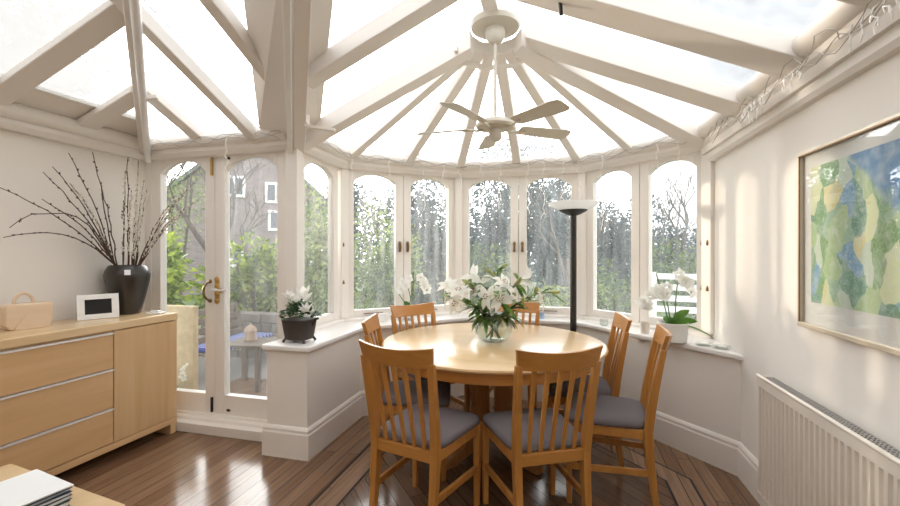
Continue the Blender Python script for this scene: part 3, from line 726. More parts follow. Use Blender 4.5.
def make_chair():
    c = empty('dining_chair')
    for sgn in (-1, 1):
        rings = [rect((sgn * back_x(z), back_y(z), z), wx, wy) for z, wx, wy in [(0, .028, .03), (.12, .032, .034), (.28, .036, .042), (.43, .038, .046), (.56, .036, .042), (.7, .034, .036), (.82, .032, .030), (.86, .030, .026)]]
        loft(MB(), rings).build('leg', M['chairwood'], c, bevel=.004)
        rings = [rect((sgn * (.195 + .005 * z), .40 - .01 * (1 - z / .43), z), wx, wx) for z, wx in [(0, .026), (.2, .032), (.36, .038), (.435, .038)]]
        loft(MB(), rings).build('leg', M['chairwood'], c, bevel=.004)
        MB().bar((sgn * .168, -.012, .215), (sgn * .195, .395, .20), .018, .034).build('stretcher', M['chairwood_x'], c, bevel=.003)
    a = MB()
    a.bar((-.17, .0, .412), (.17, .0, .412), .024, .056); a.bar((-.2, .40, .412), (.2, .40, .412), .022, .05)
    for sgn in (-1, 1): a.bar((sgn * .17, 0, .412), (sgn * .196, .40, .412), .022, .05)
    a.build('seat_frame', M['chairwood_x'], c, bevel=.004)
    # curved top rail with winged corners
    rings = []
    for i in range(17):
        u = -1 + i / 8
        x = u * .192; xt = u * .207
        cv = -.034 * (1 - u * u); zb = .838 - .004 * (1 - u * u); zt = .918 + .017 * u * u
        yb = back_y(.83) + cv + .004; yt = back_y(.92) + cv - .003
        rings.append([(x, yb - .011, zb), (x, yb + .011, zb), (xt, yt + .010, zt), (xt, yt - .010, zt)])
    loft(MB(), rings).build('top_rail', M['chairwood_x'], c, smooth=50, bevel=.003)
    for k in range(5):
        u = -1 + (k + 1) / 3
        rings = []
        for z in (.43, .50, .58, .66, .74, .80, .85):
            f = (z - .43) / .42; x = u * (.165 + .018 * f); cv = -.034 * (1 - u * u) * f
            rings.append(rect((x, back_y(z) + cv, z), .020 + .003 * f, .012))
        loft(MB(), rings).build('slat', M['chairwood'], c, bevel=.003)
    # padded seat
    m = MB(); n = 44; k0 = 0
    lay = [(.90, .436), (.985, .442), (1.0, .456), (.985, .470), (.93, .480), (.75, .488), (.45, .492)]
    rings = []
    for sc, z in lay:
        rg = []
        for j in range(n):
            th = 2 * PI * j / n; e = .28
            cx = math.copysign(abs(math.cos(th)) ** e, math.cos(th)); cy = math.copysign(abs(math.sin(th)) ** e, math.sin(th))
            y = .215 + .215 * cy * sc; hw = (.188 + .034 * (y / .42)) * sc
            rg.append((cx * hw, y, z))
        rings.append(rg)
    loft(m, rings).build('seat', M['seat'], c, smooth=60)
    return c
proto = make_chair()
chairs = [((-.715, 1.905), 82, 'light wood slatted chair with its back to the sideboard side, in front of the table'),
          ((-.038, 2.01), 113, 'light wood slatted chair in front of the table, seen from behind beside the floor lamp line'),
          ((.458, 2.545), 174, 'light wood chair standing side-on between the table and the radiator'),
          ((.318, 3.01), 184, 'light wood chair side-on by the sill candle glass, beyond the table'),
          ((-1.095, 2.53), 14, 'light wood chair at the table edge beside the low bay wall'),
          ((-1.108, 3.25), -40, 'light wood chair facing the room below the sill orchid, seat under the table'),
          ((-.375, 3.635), -95, 'light wood chair mostly hidden behind the lilies and the table')]
chairs[0] = (chairs[0][0], 76, 'slatted wooden chair seen from behind, nearer the sideboard of the two front chairs')
chairs[1] = (chairs[1][0], 117, 'slatted wooden chair seen from behind, nearer the radiator of the two front chairs')
for i, ((x, y), th, lab) in enumerate(chairs):
    c = proto if i == 0 else copy_tree(proto)
    c.location = (x, y, 0); c.rotation_euler = (0, 0, R(th - 90)); tag(c, lab, 'chair', 'dining chairs around the round table')

# ------------------------------------------------------------------ lilies in a glass bowl
LV = (-.44, 2.885)
gv = empty('glass_vase', (*LV, .75)); tag(gv, 'round clear glass bowl vase of lilies in the middle of the table', 'vase')
MB().lathe([(0, 0), (.075, 0), (.105, .02), (.128, .06), (.132, .09), (.118, .13), (.098, .155), (.108, .175), (.103, .175), (.093, .156), (.113, .13), (.126, .09), (.122, .062), (.1, .026), (.07, .010), (0, .010)], 48).build('bowl', M['clearglass'], gv, smooth=40)
MB().lathe([(0, .012), (.069, .012), (.099, .028), (.12, .063), (.124, .09), (.117, .115), (0, .115)], 40).build('water', M['water'], gv, smooth=40)

def petal_ring(m, c, d, r, n, ln, wd, curl, roll=0.):
    """N pointed petals round axis D at C"""
    q = Vector(d).normalized().to_track_quat('Z', 'Y').to_matrix(); c = Vector(c)
    for k in range(n):
        a = 2 * PI * k / n + roll; rows = []
        for i in range(6):
            t = i / 5; rr = .008 + ln * (.35 * t + .55 * t * t); zz = ln * .62 * t ** .75 - curl * t ** 3
            w_ = wd * math.sin(min(1, t * .93 + .07) * PI) ** .8 * (1 if i < 5 else 0.05)
            row = []
            for s_ in (-1, 0, 1):
                v = Vector((rr, s_ * w_, zz + abs(s_) * w_ * .25)); v.rotate(Matrix.Rotation(a, 3, 'Z')); row.append(c + q @ v)
            rows.append(row)
        vs = [p for row in rows for p in row]
        fs = [(i * 3 + j, i * 3 + j + 1, (i + 1) * 3 + j + 1, (i + 1) * 3 + j) for i in range(5) for j in range(2)]
        m.add(vs, fs)
    return m
def blade(m, p, d, ln, wd, droop=.3, up=(0, 0, 1)):
    """one long leaf from P along D"""
    p = Vector(p); d = Vector(d).normalized(); sd = d.cross(Vector(up))
    sd = sd.normalized() if sd.length > 1e-3 else Vector((1, 0, 0)); vs = []; N = 6; nrm = sd.cross(d)
    for i in range(N + 1):
        t = i / N; c = p + d * ln * t + Vector((0, 0, -droop * ln * t * t)); w_ = wd * math.sin((.08 + .92 * t) * PI) ** .7 * (1 if i < N else .02)
        vs += [c - sd * w_ + nrm * w_ * .25, c, c + sd * w_ + nrm * w_ * .25]
    m.add(vs, [(i * 3 + j, i * 3 + j + 1, (i + 1) * 3 + j + 1, (i + 1) * 3 + j) for i in range(N) for j in range(2)])
    return m
# (tip offset from the vase, flowers, buds, label)
lil = [((-.30, .02, .30), 'FFB', 'lily stem leaning out low towards the sill orchid, white flowers and a pale bud'),
       ((-.20, -.16, .26), 'FF', 'lily stem with two open white flowers hanging in front over the bowl'),
       ((-.16, .10, .40), 'FBB', 'lily stem with yellow-green buds pointing up towards the orchid window'),
       ((.02, .08, .48), 'BBF', 'tallest lily stem, topped by closed buds over the bowl'),
       ((.04, -.12, .34), 'FFF', 'lily stem with the big open white flowers at the centre of the bouquet'),
       ((.16, .06, .40), 'FB', 'lily stem with an upright white flower on the floor lamp side'),
       ((.24, -.04, .27), 'FB', 'lily stem with a drooping white flower on the floor lamp side'),
       ((.33, .05, .32), 'BB', 'lily stem of yellow-green buds reaching farthest towards the floor lamp'),
       ((-.08, .02, .36), 'FF', 'lily stem of white flowers just above the bowl rim')]
for tip, what, lab in lil:
    root = empty('lily_stem', (LV[0], LV[1], .765)); tag(root, lab, 'flower', 'white lilies in the glass bowl')
    tip = Vector(tip); hz = Vector((tip.x, tip.y, 0)); dr = hz.normalized()
    b0 = -dr * .05 + Vector((0, 0, .005)); neck = dr * min(.07, hz.length * .35) + Vector((0, 0, .155))
    pts = [b0.lerp(neck, t / 4) for t in range(5)] + [neck.lerp(tip, t / 6) + Vector((0, 0, .03 * math.sin(PI * t / 6))) for t in range(1, 7)]
    MB().tube(pts, [.005] * 5 + [.0045] * 6, 6).build('stem', M['stem'], root, smooth=60)
    lf = MB()
    for k in range(16):
        j = rnd.randint(4, 10); p = pts[j]; a = rnd.uniform(0, 2 * PI)
        d = Vector((math.cos(a), math.sin(a), rnd.uniform(-.2, .7))) + dr * .6
        blade(lf, p, d, rnd.uniform(.10, .18), rnd.uniform(.014, .024), rnd.uniform(.1, .6))
    for k in range(4):       # leaves hanging over the rim
        a = rnd.uniform(0, 2 * PI); d = Vector((math.cos(a), math.sin(a), -.15)); blade(lf, neck, d, rnd.uniform(.08, .13), .017, .7)
    lf.build('leaf', M['leaf'], root, smooth=60)['kind'] = 'stuff'
    nF = len(what)
    for k, ch in enumerate(what):
        a = 2 * PI * k / nF + rnd.uniform(-.6, .6) + .9
        p = tip - (tip - neck) * .22 * k
        d = (Vector((math.cos(a) * .8, math.sin(a) * .8 - .25, rnd.uniform(-.1, .8))) + dr * .8).normalized()
        e = p + d * rnd.uniform(.03, .055)
        if ch == 'F':
            f = MB(); petal_ring(f, e, d, .02, 3, .105, .020, .035, rnd.random() * 2); petal_ring(f, e + d * .004, d, .02, 3, .098, .027, .03, rnd.random() * 2 + 1)
            f.tube([p, e + d * .012], [.003, .008], 6)
            fo = f.build('flower', M['petal'], root, smooth=60)
            an = MB(); q = d.to_track_quat('Z', 'Y').to_matrix()
            for j in range(6):
                aa = 2 * PI * j / 6; v = q @ Vector((math.cos(aa) * .016, math.sin(aa) * .016, .052)); an.ball(e + v, .0045, 5, 4)
            an.build('anther', M['anther'], fo)['kind'] = 'stuff'
        else:
            q = d.to_track_quat('Z', 'Y').to_matrix(); bd = MB().ball(e + d * .045, .0145, 8, 8, (1, 1, 3.4), q); bd.tube([p, e + d * .01], .003, 6)
            bd.build('flower_bud', M['bud'], root, smooth=60)

# ------------------------------------------------------------------ floor lamp
fl = empty('floor_lamp', (.105, 3.60, 0)); tag(fl, 'black uplighter floor lamp with a wide shallow white bowl behind the table', 'floor lamp')
MB().lathe([(0, 0), (.13, 0), (.135, .01), (.12, .025), (.03, .035), (0, .035)], 36).build('base', M['black'], fl, smooth=40)
MB().tube([(0, 0, .03), (0, 0, 1.66)], .0255, 16).build('pole', M['black'], fl, smooth=40)
MB().lathe([(0, 1.655), (.03, 1.655), (.06, 1.665), (.105, 1.69), (.118, 1.705), (.0, 1.705)], 36).build('bowl_cup', M['black'], fl, smooth=40)
MB().lathe([(.085, 1.69), (.13, 1.705), (.18, 1.735), (.205, 1.757), (.199, 1.759), (.17, 1.742), (.12, 1.716), (.06, 1.71), (0, 1.71)], 48).build('lamp_shade', M['lampglass'], fl, smooth=40)

# ------------------------------------------------------------------ plants on the sill
ZS = .74
def orchid(root, stems, leaves, z0, flip=1):
    lf = None
    for d, ln in leaves:
        m = MB(); blade(m, (0, 0, z0), d, ln, .030, .35, (0, 1, 0) if d[2] > .45 else (0, 0, 1)); m.build('leaf', M['orchidleaf'], root, smooth=60)
    for pts, fl_ in stems:
        MB().tube(pts, [.004] * len(pts), 6).build('flower_stem', M['stem'], root, smooth=60)
        for (p, d) in fl_:
            f = MB(); petal_ring(f, p, d, .01, 5, .045, .022, .02, rnd.random() * 3); petal_ring(f, Vector(p) + Vector(d).normalized() * .004, d, .01, 3, .02, .010, .0, .5)
            f.build('flower', M['petal'], root, smooth=60)
op = empty('orchid', (.752, 3.225, ZS)); tag(op, 'white orchid in a plain white pot on the sill beside the radiator wall', 'potted orchid')
MB().lathe([(0, 0), (.078, 0), (.088, .008), (.098, .13), (.094, .133), (.085, .12), (.080, .10), (0, .10)], 36).build('pot', M['white'], op, smooth=40)
MB().lathe([(0, .101), (.081, .101), (.05, .112), (0, .118)], 20).build('compost', M['bark'], op, smooth=40)
TOC = Vector((-.25, -.95, 0))
st1 = [(-.01, 0, .11), (-.03, -.01, .24), (-.06, -.03, .34), (-.11, -.05, .37), (-.17, -.07, .31)]
f1 = [((-.045 - .021 * i + rnd.uniform(-.012, .012), -.04 - .008 * i, .365 - .014 * i + rnd.uniform(-.03, .03)), (rnd.uniform(-.8, .3), -1, rnd.uniform(-.3, .5))) for i in range(9)]
st2 = [(.02, 0, .11), (.018, 0, .26), (.03, -.005, .41), (.055, -.01, .45), (.085, -.02, .43)]
f2 = [((.03 + .02 * i, -.02 + rnd.uniform(-.02, .01), .45 - .02 * i + rnd.uniform(-.03, .02)), (rnd.uniform(-.4, .8), -1, rnd.uniform(-.2, .5))) for i in range(5)]
st3 = [(-.02, .0, .11), (-.05, .02, .26), (-.08, .02, .40), (-.10, .02, .47)]
orchid(op, [(st1, f1), (st2, f2), (st3, [])], [((.5, -.1, .9), .21), ((.75, -.2, .5), .18), ((1, -.5, .1), .25), ((-.4, -.6, .5), .12), ((-.2, .6, .6), .14)], .115)

o2 = empty('orchid', (-1.335, 3.66, ZS)); tag(o2, 'white orchid on the sill above the chair that faces the room', 'potted orchid')
MB().lathe([(0, 0), (.05, 0), (.056, .008), (.066, .09), (.062, .092), (.055, .07), (0, .07)], 32).build('pot', M['clearglass'], o2, smooth=40)
MB().lathe([(0, .05), (.052, .05), (.05, .068), (0, .074)], 20).build('compost', M['bark'], o2, smooth=40)
sA = [(0, 0, .07), (.02, -.01, .2), (.05, -.02, .34), (.055, -.02, .45)]
sB = [(0, 0, .07), (-.05, 0, .17), (-.11, .0, .25)]
fA = [((-.035 + rnd.uniform(-.04, .04), -.02 + rnd.uniform(-.02, .02), .27 + .035 * i), (rnd.uniform(-.5, .5), -1, .2)) for i in range(4)]
fB = [((.12 + .022 * i + rnd.uniform(-.01, .01), -.03, .385 - .035 * i), (rnd.uniform(-.2, .7), -1, .2)) for i in range(4)]
sC = [(.05, -.02, .34), (.09, -.025, .39), (.13, -.03, .36), (.19, -.03, .27)]
sD = [(.02, -.01, .2), (0, -.02, .3), (-.03, -.02, .33)]
orchid(o2, [(sA, []), (sB, []), (sC, fB), (sD, fA)], [((-.12, -.3, 1), .17), ((.9, -.4, .25), .18), ((-.9, -.3, .15), .15), ((.2, .8, .3), .12)], .075)

cy = empty('potted_cyclamen', (-1.745, 2.585, ZS)); tag(cy, 'white cyclamen in a dark footed metal pot on the sill end', 'potted plant')
m = MB(); rings = []
for z, s_ in [(.018, .078), (.03, .088), (.10, .100), (.14, .106), (.15, .11), (.156, .106)]:
    rings.append([(math.copysign(abs(math.cos(2 * PI * j / 32)) ** .6, math.cos(2 * PI * j / 32)) * s_, math.copysign(abs(math.sin(2 * PI * j / 32)) ** .6, math.sin(2 * PI * j / 32)) * s_ * .85, z) for j in range(32)])
loft(m, rings).build('pot', M['pot'], cy, smooth=40)
for sx_ in (-1, 1):
    for sy_ in (-1, 1): MB().tube([(sx_ * .066, sy_ * .055, .03), (sx_ * .078, sy_ * .064, .012), (sx_ * .082, sy_ * .068, 0.002)], [.010, .008, .010], 8).build('foot', M['pot'], cy, smooth=40)
    MB().tube([(sx_ * .098, 0, .12), (sx_ * .118, 0, .135), (sx_ * .128, 0, .158), (sx_ * .145, 0, .165)], [.010, .008, .008, .01], 8).build('handle', M['pot'], cy, smooth=40)
m = MB()
for k in range(230):
    a = rnd.uniform(0, 2 * PI); r_ = .125 * rnd.random() ** .5; c = Vector((r_ * math.cos(a), r_ * math.sin(a) * .85, .165 + .12 * (1 - (r_ / .13) ** 2) * rnd.uniform(.5, 1)))
    d = Vector((math.cos(a) * .6, math.sin(a) * .6, rnd.uniform(.1, .9))); blade(m, c, d, rnd.uniform(.03, .048), rnd.uniform(.012, .019), .5)
m.build('foliage', M['dkleaf'], cy, smooth=60)['kind'] = 'stuff'
for k, (x, y, z) in enumerate([(-.07, -.01, .31), (-.045, .02, .29), (-.085, .0, .285), (.03, -.02, .325), (.05, .01, .30), (.07, -.03, .285), (.04, .03, .335), (.085, -.05, .23), (.10, -.06, .215), (.075, -.07, .21), (.11, -.03, .20), (.015, -.05, .28)]):
    MB().tube([(x * .6, y * .6, .18), (x, y, z)], .0018, 5).build('flower_stem', M['stem'], cy)
    f = MB(); petal_ring(f, (x, y, z), (rnd.uniform(-.3, .3), rnd.uniform(-.5, .1), 1), .004, 5, .036, .014, -.02, rnd.random() * 3); f.build('flower', M['petal'], cy, smooth=60)

def cup(name, x, y, z, r, h, mat, lab, cat, group=None):
    o = MB().lathe([(0, 0), (r * .85, 0), (r, h * .1), (r, h), (r * .9, h), (r * .88, h * .15), (0, h * .12)], 24).build(name, mat, None, smooth=40)
    o.location = (x, y, z); return tag(o, lab, cat, group)
cup('candle_glass', .625, 3.50, ZS, .032, .085, plain('frosted_candle', (.72, .66, .58), .3), 'small frosted candle glass on the sill between two chair backs', 'candle holder')
cup('cup', -1.52, 3.50, ZS, .035, .075, M['white'], 'cream cup on the sill behind the chair beside the low wall', 'cup')
cup('tealight_holder', .36, 3.80, ZS, .035, .05, M['clearglass'], 'clear glass tealight holder on the sill right behind the floor lamp pole', 'candle holder')
cup('tealight_holder', -.17, 4.06, ZS, .03, .05, plain('blue_glass', (.30, .45, .65), .15), 'small blue glass tealight holder on the sill behind the lilies', 'candle holder')
for k, (x, y, lab) in enumerate([(.92, 3.14, 'clear glass coaster on the sill next to the white orchid pot'), (1.0, 3.06, 'clear glass coaster at the sill end against the radiator wall')]):
    o = MB().lathe([(0, 0), (.045, 0), (.05, .006), (.05, .02), (.04, .022), (.036, .010), (0, .010)], 24).build('glass_coaster', M['clearglass'], None, smooth=40)
    o.location = (x, y, ZS); tag(o, lab, 'coaster', 'glass coasters on the sill')

# blind cords with wooden acorns on the posts
cords = [(0, .02, .034, 'blind cord with acorn on the corner post beside the cyclamen'), (0, .655, .034, 'blind cord with acorn on the post beside the narrow arched window'), (2, .0, .036, 'blind cord with acorn on the post between orchid and lilies'),
         (3, .0, .036, 'blind cord with acorn on the post behind the floor lamp pole'), (3, 1.045, .012, 'blind cord with acorn on the casement beside the white pot orchid'), (3, 1.10, .05, 'blind cord with acorn on the end post beside the radiator wall')]
for fi, s_, n_, lab in cords:
    L, T = facet(*FAC[fi]); p = Vector(T(s_, n_, 1.42))
    o = empty('blind_cord', tuple(p)); tag(o, lab, 'blind cord', 'blind cords on the bay posts')
    MB().ball((0, 0, .0), .011, sc=(1, 1, 1.7)).ball((0, 0, .016), .008).build('cleat', M['oldbrass'], o, smooth=50)
    MB().tube([(0, 0, .0), (.002, 0, -.15), (0, 0, -.31)], .0018, 5).build('cord', M['cordm'], o)
    MB().lathe([(0, -.345), (.013, -.342), (.012, -.325), (.004, -.305), (0, -.303)], 12).build('acorn', M['oldbrass'], o, smooth=50)

# ------------------------------------------------------------------ radiator
rd = empty('radiator', (XR - .05, 1.7, .1)); tag(rd, 'cream ribbed panel radiator on the wall below the framed picture', 'radiator')
RO = Vector(rd.location); RY0, RY1, RX, RZ0, RZ1 = .55, 2.46, .962, .105, .735
def rp(m, name, mat, **k):
    m.v = [tuple(Vector(p) - RO) for p in m.v]; return m.build(name, mat, rd, **k)
m = MB(); nrib = 50; step = (RY1 - RY0 - .03) / nrib; pr = []
for i in range(nrib):
    y = RY0 + .015 + i * step; pr += [(y, 0), (y + step * .30, 0), (y + step * .42, .009), (y + step * .88, .009)]
pr.append((RY1 - .015, 0))
zt, zb = RZ1 - .05, RZ0 + .05
vs = []
for y, d in pr: vs += [(RX + d, y, zb), (RX + d, y, zt)]
m.add(vs, [(2 * i, 2 * i + 1, 2 * i + 3, 2 * i + 2) for i in range(len(pr) - 1)])
m.box(RX + .011, RX + .014, RY0, RY1, RZ0, RZ1)
m.box(RX - .001, RX + .012, RY0, RY1, zt, RZ1).box(RX - .001, RX + .012, RY0, RY1, RZ0, zb)
rp(m, 'front_panel', M['radiator'])
rp(MB().box(RX + .014, XR - .03, RY1 - .014, RY1, RZ0 + .03, RZ1), 'side_panel', M['radiator'], bevel=.003)
rp(MB().box(RX + .014, XR - .03, RY0, RY0 + .014, RZ0 + .03, RZ1), 'side_panel', M['radiator'], bevel=.003)
rp(MB().tube([(RX + .002, RY0, RZ1), (RX + .002, RY1, RZ1)], .009, 10), 'top_rim', M['radiator'], smooth=40)
m = MB()
for x in (RX + .022, RX + .036, RX + .050, RX + .064): m.box(x - .002, x + .002, RY0 + .014, RY1 - .014, RZ1 - .012, RZ1 - .004)
for i in range(110):
    y = RY0 + .02 + (RY1 - RY0 - .04) * i / 109; m.box(RX + .014, XR - .03, y - .004, y + .004, RZ1 - .010, RZ1 - .004)
rp(m, 'top_grille', M['grille'])
rp(MB().box(XR - .045, XR - .03, RY0 + .02, RY1 - .02, RZ0 + .02, RZ1 - .02), 'rear_panel', M['radiator'])
rp(MB().box(XR - .03, XR - .002, 2.30, 2.34, .25, .65).box(XR - .03, XR - .002, .7, .74, .25, .65), 'wall_bracket', M['radiator'])
rp(MB().tube([(RX + .03, RY1 + .005, .18), (RX + .03, RY1 + .03, .18)], .012, 10).tube([(RX + .03, RY1 + .03, .155), (RX + .03, RY1 + .03, .245)], .014, 10).tube([(RX + .03, RY1 + .03, .0), (RX + .03, RY1 + .03, .16)], .0075, 8), 'valve', M['alu'], smooth=40)

# ------------------------------------------------------------------ framed picture
pc = empty('framed_picture', (XR, 1.55, 1.41)); tag(pc, 'large framed abstract watercolour of green leaves on the cream wall', 'picture')
PO = Vector(pc.location); PY0, PY1, PZ0, PZ1 = .86, 2.235, 1.025, 1.79
def pp(m, name, mat, **k):
    m.v = [tuple(Vector(p) - PO) for p in m.v]; return m.build(name, mat, pc, **k)
x0, x1 = XR - .032, XR - .001
pp(MB().box(x0, x1, PY0, PY1, PZ0, PZ0 + .022).box(x0, x1, PY0, PY1, PZ1 - .012, PZ1).box(x0, x1, PY0, PY0 + .014, PZ0 + .022, PZ1 - .012).box(x0, x1, PY1 - .014, PY1, PZ0 + .022, PZ1 - .012), 'frame', M['gilt'], bevel=.003)
pp(MB().box(x0 - .001, x0 + .005, PY0 + .014, PY1 - .012, PZ1 - .016, PZ1 - .012).box(x0 - .001, x0 + .005, PY1 - .017, PY1 - .014, PZ0 + .02, PZ1 - .012), 'inner_dark_line', M['oldbrass'])  # thin dark lines along the frame's inner top and far upright only
pp(MB().box(x1 - .010, x1 - .006, PY0 + .01, PY1 - .01, PZ0 + .01, PZ1 - .01), 'mount', M['mount'])
pp(MB().box(x1 - .0125, x1 - .010, PY0 + .085, PY1 - .075, PZ0 + .115, PZ1 - .075), 'artwork', M['art'])
pp(MB().box(x1 - .020, x1 - .017, PY0 + .012, PY1 - .012, PZ0 + .02, PZ1 - .01), 'glass', M['picglass'])

# ------------------------------------------------------------------ coffee table and books
ct = empty('coffee_table', (-2.0, .876, 0), R(-8)); tag(ct, 'low pale wood coffee table corner carrying the books', 'coffee table')
MB().box(-.40, .40, -.40, .40, .385, .425).build('tabletop', M['beech_top'], ct, bevel=.004)
for x in (-.36, .36):
    for y in (-.36, .36): MB().box(x - .03, x + .03, y - .03, y + .03, 0, .387).build('leg', M['beech_v'], ct, bevel=.004)
MB().box(-.36, .36, -.37, -.35, .32, .386).box(-.36, .36, .35, .37, .32, .386).build('apron', M['beech'], ct)
bk = [(.0, 0, .26, .17, .019, 'green', -3, 'dark green book at the bottom of the pile on the coffee table', 'book'), (.005, .0, .25, .165, .016, 'teal', 2, 'teal book second from the bottom of the coffee table pile', 'book'),
      (.0, .005, .26, .17, .014, 'navy', -2, 'navy book in the middle of the coffee table pile', 'book'), (-.005, 0, .25, .165, .012, 'pale', 3, 'pale blue book under the navy magazine on the coffee table', 'book'),
      (.0, 0, .26, .175, .009, 'navy', 0, 'navy magazine just under the white papers on the coffee table', 'magazine')]
z = .425
bx, by = -1.88, 1.10
for dx, dy, lx, ly, h, mt, a, lab, cat in bk:
    o = empty('book' if cat == 'book' else 'magazine', (bx + dx, by + dy, z), R(a - 8)); tag(o, lab, cat, 'pile on the coffee table')
    MB().box(-lx / 2, lx / 2, -ly / 2, ly / 2, 0, .002).box(-lx / 2, lx / 2, -ly / 2, ly / 2, h - .002, h).box(-lx / 2, -lx / 2 + .003, -ly / 2, ly / 2, 0, h).build('cover', M[mt], o)
    MB().box(-lx / 2 + .003, lx / 2 - .006, -ly / 2 + .004, ly / 2 - .004, .002, h - .002).build('pages', M['paper'], o)
    z += h
o = MB().box(-.135, .135, -.092, .092, 0, .004).build('paper_sheets', M['paper'], bevel=.001); o.location = (bx, by, z); o.rotation_euler = (0, 0, R(-10)); tag(o, 'white printed papers lying on top of the coffee table pile', 'papers')

# ------------------------------------------------------------------ string lights along the eaves
def strings(poly, off, zc, n, lab, droop, hang, dens=1., loops=.0):
    """a tangled clear-wire light string wound along POLY"""
    line = offset(poly, off); pts = []
    root = empty('string_lights', (line[0][0], line[0][1], zc)); tag(root, lab, 'string lights', 'icicle light strings along the eaves')
    ro = Vector(root.location)
    segs = [(Vector((*line[i], zc)), Vector((*line[i + 1], zc))) for i in range(len(line) - 1)]
    tot = sum((b - a).length for a, b in segs)
    def at(s):
        for a, b in segs:
            l = (b - a).length
            if s <= l: return a + (b - a) * (s / l), (b - a).normalized()
            s -= l
        return segs[-1][1].copy(), (segs[-1][1] - segs[-1][0]).normalized()
    cb = MB()
    for pas in range(n):
        ps = []; N = max(8, int(tot * 22)); ph = rnd.uniform(0, 6)
        for i in range(N + 1):
            s_ = tot * i / N; p, t = at(s_); inw = Vector((t.y, -t.x, 0))
            w1 = math.sin(i * .9 + ph) * .5 + math.sin(i * .37 + ph * 2) * .5
            ps.append(p + Vector((0, 0, w1 * droop + rnd.uniform(-.008, .008))) + inw * (.012 + abs(w1) * .008) + t * rnd.uniform(-.02, .02) - ro)
        cb.tube(ps, .0022, 4)
    cb.build('cable', M['wire'], root)
    for s_, ln in hang:
        p, t = at(s_); inw = Vector((t.y, -t.x, 0)); p = p + inw * .014; ps = []
        K = max(3, int(ln / .04))
        for i in range(K + 1):
            ps.append(p + Vector((0, 0, -ln * i / K)) + t * (rnd.uniform(-.02, .02) if i else 0) + inw * rnd.uniform(0, .004) - ro)
        st = MB().tube(ps, .0028, 5); bl = MB()
        for q_ in ps[1:]: bl.tube([q_, q_ + Vector((rnd.uniform(-.006, .006), rnd.uniform(-.006, .006), -.022))], [.0035, .0022], 5)
        st = st.build('hanging_strand', M['bulb'], root); bl.build('bulb', M['bulb'], st)['kind'] = 'stuff'
strings([(XL, YD), V0], .135, 2.185, 3, 'tangled light string over the glazed doors', .035, [(.06, .22), (.93, .42)])
strings([V0, V1], .135, 2.185, 3, 'tangled light string over the narrow arched window', .03, [(.60, .42)])
strings([V1, V2], .135, 2.185, 4, 'tangled light string over the orchid window pair', .035, [(.20, .45), (.40, .4), (.72, .42), (.92, .52)])
strings([V2, V3], .135, 2.185, 4, 'tangled light string over the window pair behind the lilies', .035, [(.05, .45), (.26, .52), (.44, .4), (.70, .45), (.84, .50), (1.02, .4)])
strings([V3, V4], .135, 2.185, 4, 'tangled light string over the window pair beside the radiator wall', .04, [(.06, .45), (.3, .62), (.78, .3), (.95, .42)])
hg = [(.55 + .018 * i, rnd.uniform(.03, .08)) for i in range(14)] + [(.98 + .06 * i, rnd.uniform(.03, .06)) for i in range(3)] + [(1.42 + .05 * i, rnd.uniform(.04, .08)) for i in range(8)]
strings([(XR, 3.1), (XR, .6)], .115, 2.10, 3, 'tangled light string along the moulding above the framed picture', .06, hg)

# ------------------------------------------------------------------ garden
G = -.15
m = MB().add([(-40, 2.8, G), (40, 2.8, G), (40, 60, G), (-40, 60, G), (-40, -8, G), (-3.5, -8, G), (-3.5, 2.8, G), (40, -8, G), (1.3, -8, G), (1.3, 2.8, G)], [(0, 1, 2, 3), (4, 5, 6, 0), (8, 7, 1, 9)])
struct(m.build('ground', M['lawn']), 'grass of the garden outside the conservatory', 'lawn')
m = MB().box(-7.5, 3, 2.82, 6.6, G - .05, G + .012); struct(m.build('terrace', M['ground']), 'grey paved terrace outside the glazed doors', 'terrace')

def foliage(name, c, rad, n, size, mat, lab, cat, seed, group=None, stems=True, kindname='foliage', aspect=.42):
    rr = random.Random(seed); root = empty(name, (c[0], c[1], G)); tag(root, lab, cat, group)
    m = MB()
    lumps = [(Vector((rr.uniform(-.6, .6) * rad[0], rr.uniform(-.6, .6) * rad[1], c[2] - G + rr.uniform(-.55, .6) * rad[2])), rr.uniform(.45, .7)) for _ in range(9)]
    for _ in range(n):
        lc, ls = lumps[rr.randrange(9)]
        d = Vector((rr.gauss(0, 1), rr.gauss(0, 1), rr.gauss(0, 1))).normalized(); q = rr.random() ** .35
        p = lc + Vector((d.x * rad[0], d.y * rad[1], d.z * rad[2])) * ls * q
        if p.z < .03: p.z = rr.uniform(.03, .3)
        ax = (d + Vector((rr.uniform(-1, 1), rr.uniform(-1, 1), rr.uniform(-1.1, .5)))).normalized()
        sd = ax.cross(Vector((rr.uniform(-1, 1), rr.uniform(-1, 1), rr.uniform(-1, 1))))
        sd = sd.normalized() if sd.length > 1e-3 else Vector((1, 0, 0))
        l = size * rr.uniform(.6, 1.3); w_ = l * aspect * .5
        m.add([p, p + ax * l * .45 + sd * w_, p + ax * l, p + ax * l * .45 - sd * w_], [(0, 1, 2, 3)])
    m.build(kindname, mat, root)['kind'] = 'stuff'
    if stems:
        s = MB()
        for k in range(6):
            a = rr.uniform(0, 2 * PI); e = Vector((math.cos(a) * rad[0] * .5, math.sin(a) * rad[1] * .5, (c[2] - G) + rad[2] * rr.uniform(0, .5)))
            s.tube([(math.cos(a) * .08, math.sin(a) * .08, 0), e * .5, e], [.03, .022, .01], 5)
        s.build('trunk', M['bark'], root)
    return root
sh = 'shrubs outside the windows'
foliage('laurel_shrub', (-5.3, 4.5, .72), (.72, .6, .95), 4200, .15, M['laurel'], 'bright green laurel shrub outside the narrow glazed door', 'shrub', 1, sh)
